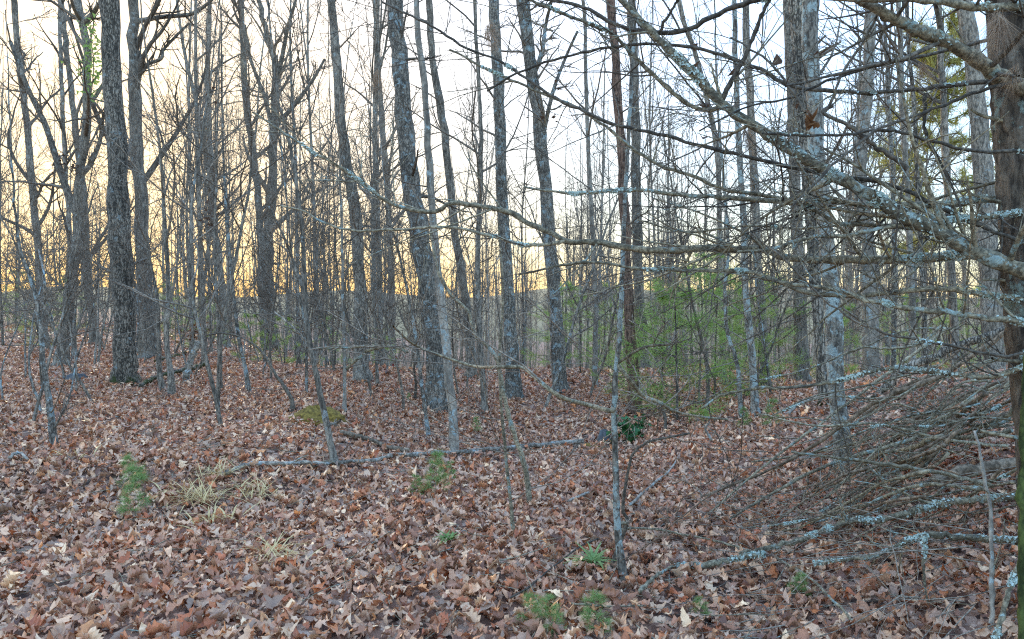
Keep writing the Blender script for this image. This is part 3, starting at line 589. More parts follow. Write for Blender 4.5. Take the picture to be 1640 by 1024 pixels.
K = 1300; a = g.uniform(-R(41), R(41), K); d = 30 + 75 * g.random(K) ** .8; x = d * np.sin(a); y = d * np.cos(a); L_ = g.uniform(1.2, 3.2, K) * (.7 + d / 150) * 1.15
S = np.stack([x, y, h(x, y) - .1], -1); u1 = grow(g, S, np.stack([g.normal(size=K) * .2, g.normal(size=K) * .1, np.ones(K)], -1), L_, 7, .09, .04); ru = (.012 + .00022 * d)[:, None] * np.linspace(1, .4, 7)
u2, ru2 = sprout(g, u1, ru, 7, .15, .97, (25, 65), (.2, .5), .6, 4, .14, .03, .5, .5)
ub = obj('distant_undergrowth', mesh('distant_undergrowth', [tubes(u1, ru, 4), tubes(u2, np.maximum(ru2, .006), 3)], M['haze_paled_wood'])); tag(ub, 'bare brushwood filling the floor of the far wood', 'undergrowth', None, 'stuff')
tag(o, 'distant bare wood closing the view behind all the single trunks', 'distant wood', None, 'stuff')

# ------------------------------------------------------------------ young green pines and seedlings
def needle_tufts(g, C0, D0, nn, ln, wd, loose=.40):
    """tufts of nn needles of length ln at points C0 (K,3) pointing along D0: long thin triangles"""
    K = len(C0); d = nrm(nrm(D0)[:, None, :] * .55 + g.normal(size=(K, nn, 3)) * loose)
    L = ln * g.uniform(.7, 1.15, (K, nn, 1)); s = nrm(np.cross(d, g.normal(size=(K, nn, 3)))) * wd * .5
    b = C0[:, None, :] + 0 * d; V = np.stack([b - s, b + s, b + d * L], 2).reshape(-1, 3)
    return V, np.arange(len(V)).reshape(-1, 3)
def young_pine(g, H, spread, nn, ln, wd, r0, step=.32, z0=.12, m=5, side=6):
    n = 14; P = grow(g, np.zeros((1, 3)), np.array([[0, 0, 1.0]]), np.array([H]), n, .025, .03); Rd = np.linspace(r0, r0 * .2, n)[None]; P[:, 0, 2] -= .03
    tr = [tubes(P, Rd, 6, .03, g)]
    zz = np.arange(z0 * H, H * .97, step); S = []; D = []; L = []
    for z in zz:
        f = z / H
        for k in range(m):
            az = g.uniform(0, 6.283); p = P[0, min(n - 1, int(f * (n - 1)))].copy(); p[2] = z + g.normal() * .03 * step
            S.append(p); D.append((math.cos(az), math.sin(az), g.uniform(.05, .45))); L.append(spread * (1.05 - f) ** .8 * g.uniform(.45, 1.1) + .04 * H)
    B = grow(g, np.array(S), np.array(D), np.array(L), 7, .07, .015); rb = np.full((len(S), 1), r0 * .28) * np.linspace(1, .3, 7)
    a, ra = sprout(g, B, rb, side, .3, .98, (30, 60), (.25, .5), .6, 4, .08, .03, .4, .6, flat=.35)
    tr2 = [tubes(B, np.maximum(rb, .002), 3), tubes(a, np.maximum(ra, .0015), 3)]
    Bm = .5 * (B[:, 3:] + B[:, 2:-1]); am = .5 * (a[:, 1:] + a[:, :-1]); Q = np.concatenate([B[:, 3:].reshape(-1, 3), Bm.reshape(-1, 3), a[:, 1:].reshape(-1, 3), am.reshape(-1, 3), P[:, -3:].reshape(-1, 3)])
    T = np.concatenate([(B[:, 3:] - B[:, 2:-1]).reshape(-1, 3)] * 2 + [(a[:, 1:] - a[:, :-1]).reshape(-1, 3)] * 2 + [ (P[:, -3:] - P[:, -4:-1]).reshape(-1, 3)])
    return tr, tr2, [needle_tufts(g, Q, T, nn, ln, wd)]
g = np.random.default_rng(21)
PV = []
for H, s, nn in ((2.7, 1.3, 3), (2.3, 1.25, 3), (1.7, 1.0, 3), (3.1, 1.4, 3), (9.6, 2.6, 9)):
    tr, tr2, nd = young_pine(g, H, s, nn,   .14 if H < 5 else .34, .0062 if H < 5 else .02, .02 if H < 5 else .07, .36 if H < 5 else .55, .05 if H < 5 else .35)
    PV.append((H, mesh('pine_stem', tr, M['dark_twig']), mesh('pine_boughs', tr2, M['dark_twig']), mesh('pine_needles', nd, M['needles'], False)))
def put_pine(v, x, y, lb, s=1.0, mat=None, name='young_pine'):
    H, a, b, c = PV[v]; e = empty(name, (x, y, float(h(x, y))), lb, 'pine', 'young green pines', float(g.uniform(0, 6.28))); e.scale = (s, s, s)
    obj('trunk', a, e); obj('boughs', b, e)['kind'] = 'stuff'
    o = obj('crown', c, e); o['kind'] = 'stuff'
    if mat: o.material_slots[0].link = 'OBJECT'; o.material_slots[0].material = mat
for px, Y, v, s, lb in ((1120, 11.2, 1, 1.0, 'fullest feathery green pine, nearest of those between the reddish trunk and S-bent sapling'),
    (1060, 12.6, 1, .95, 'feathery green young pine directly behind the slim reddish trunk'),
    (1170, 13.2, 0, .8, 'green young pine behind the S-bent lichened sapling'),
    (930, 16.5, 0, .8, 'soft green young pine filling the gap right of the lichen-edged grey trunk'),
    (975, 18.0, 3, .75, 'green young pine seen between the thin pale trunk and the reddish one'),
    (1250, 14.5, 0, .8, 'green young pine just left of the plain grey trunk'),
    (400, 24.0, 2, .95, 'small green pine behind the twin-stemmed tree'), (455, 25.0, 2, 1.0, 'small green pine peeping out behind the dark forked tree'),
    (610, 27.0, 1, .9, 'hazy green pine between the slanting pale trunk and big blotched trunk'), (1350, 15.0, 2, .9, 'green young pine glimpsed behind the lichened trunks at the brush heap'), (1085, 10.6, 2, 1.15, 'low bright green young pine nearest of all, close right of the reddish trunk'), (1145, 12.0, 3, .85, 'taller green young pine standing in the thick of the pine group'), (900, 19.0, 0, .9, 'green young pine hidden low behind the lichen-edged grey trunk'), (1215, 12.6, 1, .8, 'green young pine behind the slender spotted trunk'),
        (1440, 17.5, 0, .7, 'green young pine behind the slim pale trunks at the brush heap'), (1550, 16.0, 1, .9, 'green young pine glimpsed behind the broad greyish trunk'),
    (120, 33.0, 0, 1.1, 'dim green pine far behind the foot of the crooked forked trunk'), (270, 34.0, 3, .9, 'dim green pine far behind the saplings by the thick oak'), (25, 36.0, 3, 1.1, 'outermost dim green pine farthest back on the sunset side'), (530, 33.0, 0, 1.0, 'dim green pine far behind the crooked leaning grey sapling'), (330, 30.0, 1, 1.0, 'dim green pine far behind the stump leaning by the thick oak'),
    (70, 27.0, 2, 1.0, 'outermost small green pine below the sunset glow'), (1010, 22.0, 0, .9, 'green pine farthest back behind the reddish trunk')):
    put_pine(v, (px - CX) / F * Y, Y, lb, s)
x, y = (1520 - CX) / F * 22, 22
put_pine(4, x, y, 'tall tree, golden sunlight painted into its needles, behind the lichened boughs', 1.1, M['sunlit_gold'], 'sunlit_gold_tree')

sv = []
for q in range(4):
    tr, tr2, nd = young_pine(g, .5, .16, 3, .08, .0019, .003, .085, .2, 5, 3)
    sv.append((mesh('seedling_stem', tr, M['twig']), mesh('seedling_shoots', tr2, M['seedling']), mesh('seedling_needles', nd, M['seedling'], False)))
def low_tuft(g, n, L, wd, spread):
    az = g.uniform(0, 6.283, n); D = np.stack([np.cos(az), np.sin(az), g.uniform(.2, 1.2, n)], -1)
    P = grow(g, np.stack([g.normal(size=n) * spread * .22, g.normal(size=n) * spread * .22, 0 * az], -1), D, L * g.uniform(.4, 1.0, n), 6, .06, -.13)
    s = nrm(np.stack([-np.sin(az), np.cos(az), 0 * az], -1))[:, None, :] * (wd * np.array([.6, 1, .9, .7, .45, .08]))[None, :, None]
    V = np.stack([P - s, P + s], 2).reshape(-1, 3); i = np.arange(5)
    f = np.stack([2 * i, 2 * i + 1, 2 * i + 3, 2 * i + 2], -1); return V, (f[None] + (np.arange(n) * 12)[:, None, None]).reshape(-1, 4)
for q, (px, py, s, lb) in enumerate(((217, 836, 1.15, 'bushy soft green pine seedling in the leaves before the sunset side'), (205, 790, .85, 'thin pale green seedling just behind the bushy one'), (697, 800, 1.15, 'upright green pine seedling in front of the lichened log'), (668, 800, .6, 'tiny green seedling beside the upright one at the lichened log'),
    (722, 776, .6, 'small spreading green seedling right of the upright one at the log'), (764, 697, .7, 'small green plant behind the lichened log, right of the pale trunk'), (850, 1010, .7, 'bright green pine seedling at the bottom edge, first of the row'), (885, 1020, .75, 'bright green pine seedling at the bottom edge, middle of the row'),
    (955, 1022, .8, 'bright green pine seedling at the bottom edge, last of the row'), (1120, 1000, .5, 'little yellowish green tuft alone in front of the dark brush heap'), (1279, 962, .6, 'fresh green seedling under the lichened fallen branches'), (1236, 690, 1.0, 'grey-green small pine at the crest left of the lichened trunks'),
    (655, 648, .5, 'faint olive seedling at the foot of the big blotched trunk'), (1190, 690, .8, 'pale green seedling on the crest under the S-bent sapling'))):
    p = ground_at(px, py); e = empty('pine_seedling', p, lb, 'seedling', 'green seedlings in the leaf litter', float(g.uniform(0, 6.28)))
    k = s * (.72 if py < 900 else .75); e.scale = (k, k, k * (1.0 if py < 900 else .7)); a, b, c = sv[q % 4]
    obj('stem', a, e); obj('shoots', b, e)['kind'] = 'stuff'; obj('needles', c, e)['kind'] = 'stuff'
def tuft(name, lb, cat, px, py, n, L, wd, mat, spread=.05):
    o = obj(name, mesh(name, [low_tuft(g, n, L, wd, spread)], M[mat], False), None, ground_at(px, py) + np.array([0, 0, .06])); tag(o, lb, cat)
tuft('green_plant', 'low leafy light green plant in the open foreground litter', 'plant', 718, 880, 34, .12, .011, 'seedling')
tuft('green_plant', 'strap-leaved yellow-green plant at the foot of the lichened foreground sapling', 'plant', 950, 916, 34, .21, .010, 'seedling')
for px, py, n, L, lb in ((320, 815, 110, .32, 'broad tuft of straw-coloured dead grass right of the bushy seedling'), (352, 772, 60, .28, 'pale dead grass blades standing beside the short lichened log'), (412, 806, 55, .26, 'brownish dead grass tuft before the short lichened log'), (340, 848, 36, .24, 'flattened straw blades below the broad dead grass tuft'), (440, 905, 46, .34, 'thin pale grass lying flat in the open foreground'), (395, 790, 20, .2, 'few pale blades between the two dead grass tufts'), (285, 800, 24, .2, 'thin dead blades close to the bushy green seedling'), (130, 740, 10, .2, 'few grey dead stems right of the lichened crooked sapling')):
    tuft('dry_grass', lb, 'dry grass', px, py, n, L, (.0040 if n > 40 else .0065), 'straw', .35)

# laurel shrub with glossy leaves beside the reddish trunk
p = ground_at(1018, 708); e = empty('laurel_shrub', p, 'small glossy dark green laurel shrub at the foot of the reddish pine trunk', 'shrub')
S = np.zeros((9, 3)); D = np.stack([g.normal(size=9), g.normal(size=9), np.full(9, 1.1)], -1); B = grow(g, S, D, g.uniform(.25, .42, 9), 6, .15, 0)
obj('stems', mesh('stems', [tubes(B, np.full((9, 6), .004), 4)], M['dark_twig']), e)['kind'] = 'stuff'
lv = mesh('leaf', [leaf_shape(2, 5, g)], M['laurel'])
for k in range(110):
    i = int(g.integers(9)); q = B[i, int(g.integers(2, 6))] + g.normal(size=3) * .05
    o = obj('leaf', lv, e, q); o.rotation_euler = (g.normal() * .5, g.normal() * .5, g.uniform(0, 6.28)); s = g.uniform(.07, .12); o.scale = (s * 1.4, s, s)

# mossy mound, stone and stump
def lump(name, lb, cat, px, py, sx, sy, sz, mat, rough, rz=0.0, seed=0):
    gg = np.random.default_rng(seed); u = np.linspace(0, 2 * np.pi, 29)[:-1]; v = np.linspace(-.25, np.pi / 2, 14)
    U, W_ = np.meshgrid(u, v); rr = 1 + rough * (np.sin(3 * U + gg.uniform(0, 6)) * .5 + np.sin(5 * U + 4 * W_) * .4 + gg.normal(size=U.shape) * .25)
    V = np.stack([sx * rr * np.cos(U) * np.cos(W_), sy * rr * np.sin(U) * np.cos(W_), sz * rr * np.sin(W_)], -1)
    n = 28; i, j = np.meshgrid(np.arange(n), np.arange(13)); f = np.stack([j * n + i, j * n + (i + 1) % n, (j + 1) * n + (i + 1) % n, (j + 1) * n + i], -1).reshape(-1, 4)
    o = obj(name, mesh(name, [(V.reshape(-1, 3), f)], M[mat]), None, ground_at(px, py)); o.rotation_euler.z = rz; tag(o, lb, cat); return o
lump('mossy_mound', 'yellow-green mossy mound of a rotted stump by the leaning grey sapling', 'moss mound', 507, 676, .38, .24, .17, 'moss', .2, -.5, 3)
lump('stone', 'dark rounded stone half hidden behind the lichened foreground sapling', 'stone', 968, 712, .10, .12, .17, 'stone', .16, 0, 4)
lump('stone', 'low dark lump of earth and stone right of the crooked lichened sapling', 'stone', 122, 612, .22, .2, .14, 'stone', .2, 0, 5)
lump('mossy_mound', 'low patch of green moss beside the stone and the laurel', 'moss mound', 950, 716, .16, .12, .04, 'moss', .2, 0, 6)

# ------------------------------------------------------------------ logs and sticks lying on the leaves
def lying(name, lb, cat, pts, w0, w1, mat, lift=.4, rise=(0, 0), seed=0, twigs=0, sides=9, group=None, Yd=None):
    gg = np.random.default_rng(300 + seed); W = []
    for k, (px, py) in enumerate(pts):
        p = ground_at(px, py) if Yd is None else at(px, py, Yd[0] + (Yd[1] - Yd[0]) * k / (len(pts) - 1)); W.append(p)
    W = np.array(W); f = np.linspace(0, 1, len(W)); 
    n = max(14, 5 * len(W)); P = spline(W, n); Y = P[:, 1]; r = .5 * np.linspace(w0, w1, n) * Y.mean() / F
    if Yd is None:
        P[:, 2] = h(P[:, 0], P[:, 1]) + r * lift + np.linspace(rise[0], rise[1], n) + .06
    r = np.maximum(r, .002) * (1 + .09 * gg.normal(size=n)); P += gg.normal(size=P.shape) * r[:, None] * .25
    P = np.vstack([P[:1], P, P[-1:]]); r = np.r_[1e-4, r, 1e-4]
    base = P[1].copy(); P -= base
    o = empty(name, base, lb, cat, group)
    obj('stem', mesh('stem', [tubes(P, r, sides, .07, gg)], M[mat]), o)
    if twigs:
        a, ra = sprout(gg, P[None, 1:-1], r[None, 1:-1], twigs, .1, .97, (30, 70), (.12, .35), .45, 7, .16, .03, .3, .4)
        b, rb = sprout(gg, a, ra, 3, .2, .95, (25, 65), (.3, .6), .6, 4, .16, .0, .4, .4)
        obj('twigs', mesh('twigs', [tubes(a, np.maximum(ra, .0022), 4), tubes(b, np.maximum(rb, .0017), 3)], M['branch']), o)['kind'] = 'stuff'
    return o, P[1:-1], r[1:-1], base
FLAKE_MESH = None
def lichen_flakes(parent, P, r, amount, seed, size=.008):
    """crusts of small lichen lobes standing off a branch, in patches"""
    gg = np.random.default_rng(500 + seed); n = len(P); L = np.linalg.norm(np.diff(P, axis=0), axis=1).sum()
    npatch = max(2, int(amount * L * 3.2)); c = gg.uniform(.0, 1, npatch) ** 1.5 * .97; K = int(amount * L * 420) + 12
    which = gg.integers(npatch, size=K); t = np.clip(c[which] + gg.normal(size=K) * .06 / L * np.array([.25, .6, 1.1, 1.6])[which % 4], 0, .999)
    f = t * (n - 1); i = f.astype(int).clip(0, n - 2); fr = (f - i)[:, None]; p = P[i] * (1 - fr) + P[i + 1] * fr; tan = nrm(P[i + 1] - P[i])
    v = gg.normal(size=(K, 3)); v[:, 2] += .5; v = nrm(v - (v * tan).sum(1, keepdims=True) * tan); rr = r[i][:, None]
    o3 = nrm(v + gg.normal(size=(K, 3)) * .7); s1 = nrm(np.cross(o3, gg.normal(size=(K, 3)))); s2 = np.cross(o3, s1)
    sz = size * gg.uniform(.5, 1.2, (K, 1)); q = p + v * rr * 1.03
    V = np.stack([q - s1 * sz, q - s2 * sz * .8 + o3 * sz * .4, q + s1 * sz + o3 * sz * .2, q + s2 * sz * .8 + o3 * sz * .6], 1).reshape(-1, 3)
    o = obj('lichen', mesh('lichen', [(V, np.arange(len(V)).reshape(-1, 4))], M['flake'], False), parent); o['kind'] = 'stuff'; return o
def log(*a, flakes=0, fsize=.0085, **k):
    o, P, r, base = lying(*a, **k)
    if flakes: lichen_flakes(o, P, r, flakes, k.get('seed', 0), fsize)
    return o
log('fallen_log', 'long thin fallen log with pale lichened bark across the hollow in the middle', 'log', [(500,757),(560,752),(600,747),(640,739),(690,735),(740,732),(800,728),(850,722),(900,718),(935,714)], 5, 9, 'log', seed=1, lift=.1)
log('fallen_log', 'short pale log forked at one end, lying left of the long lichened log', 'log', [(362,772),(400,758),(440,755),(480,754),(522,756)], 8, 6, 'log', seed=2, twigs=3, lift=.6)
log('fallen_branch', 'dark rotting branch slanting down from the moss mound to the lichened log', 'branch', [(545,704),(580,712),(610,722),(635,730),(655,733)], 9, 7, 'brown_log', seed=3, lift=.5)
log('fallen_branch', 'dark bent branch lying beside the thick oak, one end raised', 'branch', [(224,626),(262,609),(280,604),(295,601),(312,597),(332,591)], 6, 7, 'oak', seed=4, rise=(0, .05), lift=.6)
log('fallen_branch', 'shorter dark branch lying just behind the bent one beside the thick oak', 'branch', [(250,584),(272,577),(297,568)], 5, 5, 'oak', seed=5)
log('fallen_log', 'far fallen log among the trunks behind the twin-stemmed tree', 'log', [(283,534),(310,532),(346,533)], 8, 7, 'brown_log', seed=6, lift=1)
log('leaning_log', 'rotten grey stump leaning over behind the saplings by the thick oak', 'log', [(293,622),(300,600),(308,572),(317,547)], 12, 9, 'log', seed=7, Yd=(13.6, 13.9))
log('fallen_branch', 'horizontal dead sapling suspended across in front of the slanting pale trunk', 'branch', [(654,564),(640,559),(617,554),(564,556),(507,558)], 5, 4, 'branch', seed=8, Yd=(10.2, 10.0), twigs=6)
log('fallen_branch', 'bent dead stem rising from the leaves to meet the horizontal one', 'branch', [(552,594),(564,581),(576,573),(589,562),(612,556)], 6, 4, 'branch', seed=9, Yd=(10.3, 10.1))
log('stick', 'pale straight stick slanting up the litter right of the foreground sapling', 'stick', [(1010,826),(1030,806),(1052,785),(1085,745)], 4, 3, 'pale', seed=10, lift=2)
log('stick', 'short pale stick lying left of the foreground sapling', 'stick', [(910,819),(926,812),(942,805)], 4, 4, 'pale', seed=11, lift=1.5)
log('stick', 'lichened crooked stick in front of the foreground sapling foot', 'stick', [(1024,975),(1040,958),(1056,942),(1082,927)], 7, 4, 'lichen_branch', seed=12, lift=1.6, twigs=3)
log('stick', 'long thin dark stem lying from the foreground sapling towards the brush heap', 'stick', [(983,871),(1020,868),(1056,871),(1129,884),(1180,898),(1225,910)], 4, 3, 'branch', seed=13, lift=3, twigs=3)
log('stick', 'thin stick near the bottom edge right of the row of seedlings', 'stick', [(915,994),(972,998),(1034,993)], 4, 3, 'branch', seed=14, lift=2)
log('stick', 'thin curved dark stem in the leaves left of the bottom seedling row', 'stick', [(818,980),(850,960),(890,925),(930,895),(960,880)], 3, 3, 'dark_twig', seed=15, lift=2)
log('stick', 'dark stick slanting to the bottom edge below the brush heap', 'stick', [(1242,913),(1275,935),(1308,960),(1366,1022)], 5, 4, 'branch', seed=16, lift=2)
log('stick', 'whitish curved root-like stick arching on the crest left of the lichened trunk', 'stick', [(1262,674),(1275,664),(1295,657),(1318,652),(1330,650)], 5, 4, 'pale', seed=17, rise=(.0, .08))
log('stick', 'small light stick upright on the crest by the S-bent sapling', 'stick', [(1140,705),(1133,695),(1130,685),(1137,676)], 4, 3, 'pale', seed=18, Yd=(7.4, 7.4))
log('stick', 'few grey sticks broken at the outer edge below the crooked lichened sapling', 'stick', [(16,748),(30,740),(44,752)], 5, 4, 'pale', seed=19, lift=1.5)

# the brush heap on the bank
log('fallen_log', 'thickest brown log lying across the back of the brush heap', 'log', [(1490,772),(1541,756),(1585,749),(1633,741),(1680,735)], 17, 20, 'brown_log', seed=20, Yd=(4.9, 5.0))
log('fallen_branch', 'long fallen branch with bright blue-white lichen along the front of the brush heap', 'branch', [(1660,792),(1633,795),(1578,798),(1530,802),(1483,814),(1454,823),(1403,833),(1366,834),(1333,844),(1300,858),(1264,869),(1220,880),(1184,888)], 12, 8, 'lichen_branch', seed=21, Yd=(4.3, 4.55), twigs=8, flakes=1.3)
log('fallen_branch', 'lower lichened branch ending in pale crust nearest the bottom corner', 'branch', [(1660,868),(1629,867),(1593,864),(1541,860),(1483,858),(1439,873),(1395,891),(1359,895),(1304,902)], 12, 6, 'lichen_branch', seed=22, Yd=(3.7, 4.1), twigs=7, flakes=1.2)
log('fallen_branch', 'short stub wholly crusted in pale blue lichen at the tip of the brush heap', 'branch', [(1225,886),(1169,896),(1136,904),(1085,910)], 7, 11, 'lichen_branch', seed=23, Yd=(4.45, 4.5), flakes=2.2)
log('upright_stick', 'pale grey upright stick standing before the brush heap near the frame edge', 'stick', [(1587,1030),(1589,906),(1585,814),(1571,734),(1560,690)], 8, 4, 'pale', seed=24, Yd=(3.5, 3.9), twigs=4)
log('upright_stick', 'lichened crooked stick leaning beside the pale upright one', 'stick', [(1594,1030),(1603,993),(1620,935),(1633,902),(1650,880)], 9, 7, 'lichen_branch', seed=25, Yd=(3.2, 3.3), flakes=.9)
log('upright_stick', 'thin hanging forked twig with lichen below the lower crusted branch', 'stick', [(1482,858),(1481,885),(1479,910),(1481,940),(1487,966)], 7, 3, 'lichen_branch', seed=26, Yd=(3.85, 3.8), flakes=.8)
log('fallen_branch', 'thick dark bough rising out of the back of the brush heap', 'branch', [(1400,640),(1440,600),(1500,570),(1560,545),(1640,520)], 12, 14, 'oak', seed=27, Yd=(8.2, 7.5))
BR = 'of the brush heap'
fan = []
gg = np.random.default_rng(44)
for q in range(56):
    sx, sy = gg.uniform(1480, 1690), gg.uniform(510, 800); dx = gg.uniform(170, 430); dy = dx * gg.choice([gg.uniform(.0, .3), gg.uniform(.25, .6), gg.uniform(.5, 1.1), gg.uniform(-.25, .1)], p=[.08, .62, .22, .08])
    ex, ey = sx - dx, min(sy + dy, 868 - .10 * max(0, 1350 - (sx - dx))); fan.append((sy, sx, ex, ey))
fan.sort()
for q, (sy, sx, ex, ey) in enumerate(fan):
    Y0 = 5.6 - 1.6 * (sy - 545) / 255 + gg.normal() * .25
    e3 = ground_at(ex, ey); Y1 = min(e3[1], Y0 + 1.6) if ey > 740 else Y0 + .2
    mid = [(sx + (ex - sx) * f_ + gg.normal() * 7, sy + (ey - sy) * f_ + gg.normal() * 11) for f_ in (.25, .5, .75)]; wq = gg.choice([3, 4, 5, 6, 8])
    lb = f'dead branch slanting through the brush heap, {ORD[q % 20]} from top of the {"upper" if q < 20 else "middle" if q < 40 else "lowest"} ones'
    log('brush_branch', lb, 'branch', [(sx, sy), *mid, (ex, ey)], wq, max(2, wq * .5), ('branch', 'brown_log', 'branch', 'lichen_branch', 'brown_log')[q % 5], seed=60 + q, Yd=(Y0, Y1), twigs=int(gg.integers(2, 7)), sides=6, group='slanting branches ' + BR, flakes=.25 if q % 5 == 3 else 0)
# fine dead twigs in and round the heap, and scattered over the leaves: uncountable
gg = np.random.default_rng(45)
K = 210; px = gg.uniform(1150, 1680, K); Yt = gg.uniform(3.5, 7.2, K); x = (px - CX) / F * Yt; z = h(x, Yt) + gg.random(K) ** 1.6 * .42 * ss((px - 1150) / 250) + .03
S = np.stack([x, Yt, z], -1); D = np.stack([gg.normal(size=K) * .7 - 1.0, gg.normal(size=K) * .6, gg.normal(size=K) * .3 - .25], -1)
Q = grow(gg, S, D, gg.uniform(.25, 1.1, K), 7, .06, -.01); Q[..., 2] = np.maximum(Q[..., 2], h(Q[..., 0], Q[..., 1]) + .02)
rq = gg.uniform(.0018, .0048, K)[:, None] * np.linspace(1, .4, 7); b, rb = sprout(gg, Q, rq, 2, .2, .9, (25, 70), (.3, .6), .65, 4, .14, 0, .4, .4)
o = obj('dead_twigs', mesh('dead_twigs', [tubes(Q, rq, 4), tubes(b, np.maximum(rb, .0013), 3)], M['twig'])); tag(o, 'tangle of fine dead twigs filling the brush heap on the bank', 'dead twigs', None, 'stuff')
K = 900; Yt = 3.3 + 11 * gg.random(K); x = gg.uniform(-.72, .72, K) * Yt; S = np.stack([x, Yt, h(x, Yt) + .05], -1); D = np.stack([gg.normal(size=K), gg.normal(size=K), gg.normal(size=K) * .12], -1)
Q = grow(gg, S, D, gg.uniform(.1, .5, K), 5, .10, 0); Q[..., 2] = np.maximum(Q[..., 2], h(Q[..., 0], Q[..., 1]) + .045)
o = obj('twig_litter', mesh('twig_litter', [tubes(Q, gg.uniform(.0014, .0040, K)[:, None] * np.linspace(1, .6, 5), 4)], M['branch']), ground); o['kind'] = 'stuff'

# ------------------------------------------------------------------ the pine at the frame edge with its long dead boughs
g = np.random.default_rng(90)
YP = 3.4
b0 = at(1705, 880, YP); pbase = np.array([b0[0], YP, float(h(b0[0], YP))])
pine = empty('pine_tree', pbase, 'big pine at the frame edge with plated bark and long dead lichened boughs', 'tree')
axis = np.array([at(x, y, YP) for x, y in ((1702, 860), (1688, 700), (1668, 500), (1656, 300), (1643, 100), (1637, 0))]) - pbase; axis[0, 2] = -.05
axis = np.vstack([axis, axis[-1] + np.array([-.15, .1, 4]), axis[-1] + np.array([-.2, .3, 9])])
def plated_trunk(P, R0, R1, k, n, gg):
    """pine bark: proud plates split by dark furrows, from a jittered cell pattern round the trunk"""
    Q = spline(P, n); L = np.r_[0, np.cumsum(np.linalg.norm(np.diff(Q, axis=0), axis=1))]; a = np.arange(k) * 2 * np.pi / k
    rad = np.interp(L, [0, 3, L[-1]], [R0, R0 * .9, R1])[:, None]
    U = a[None] * R0 + 0 * L[:, None]; Wd = L[:, None] + 0 * a[None]
    cs = np.stack([gg.uniform(0, 2 * np.pi * R0, 1500), gg.uniform(0, L[-1], 1500)], -1); D1 = np.full(U.shape, 9.0); D2 = D1.copy(); I1 = np.zeros(U.shape, int)
    for q, (cu, cw) in enumerate(cs):
        du = np.abs(U - cu); du = np.minimum(du, 2 * np.pi * R0 - du); d = np.hypot(du / .030, (Wd - cw) / .085)
        s = d < D1; D2 = np.where(s, D1, np.minimum(D2, d)); I1 = np.where(s, q, I1); D1 = np.where(s, d, D1)
    hgt = gg.uniform(.004, .016, len(cs))[I1] * ss((D2 - D1) / .5) + .002 * gg.normal(size=U.shape)
    tg = nrm(np.gradient(Q, axis=0)); nn = nrm(np.cross(tg, np.array([0, 1.0, 0]))); bb = np.cross(tg, nn)
    V = Q[:, None] + (rad + hgt)[..., None] * (np.cos(a)[None, :, None] * nn[:, None] + np.sin(a)[None, :, None] * bb[:, None])
    i = np.arange(n - 1)[:, None]; j = np.arange(k)[None]
    f = np.stack([i * k + j, i * k + (j + 1) % k, (i + 1) * k + (j + 1) % k, (i + 1) * k + j], -1).reshape(-1, 4)
    return V.reshape(-1, 3), f
obj('trunk', mesh('trunk', [plated_trunk(axis, .145, .05, 72, 380, g)], M['pine']), pine)
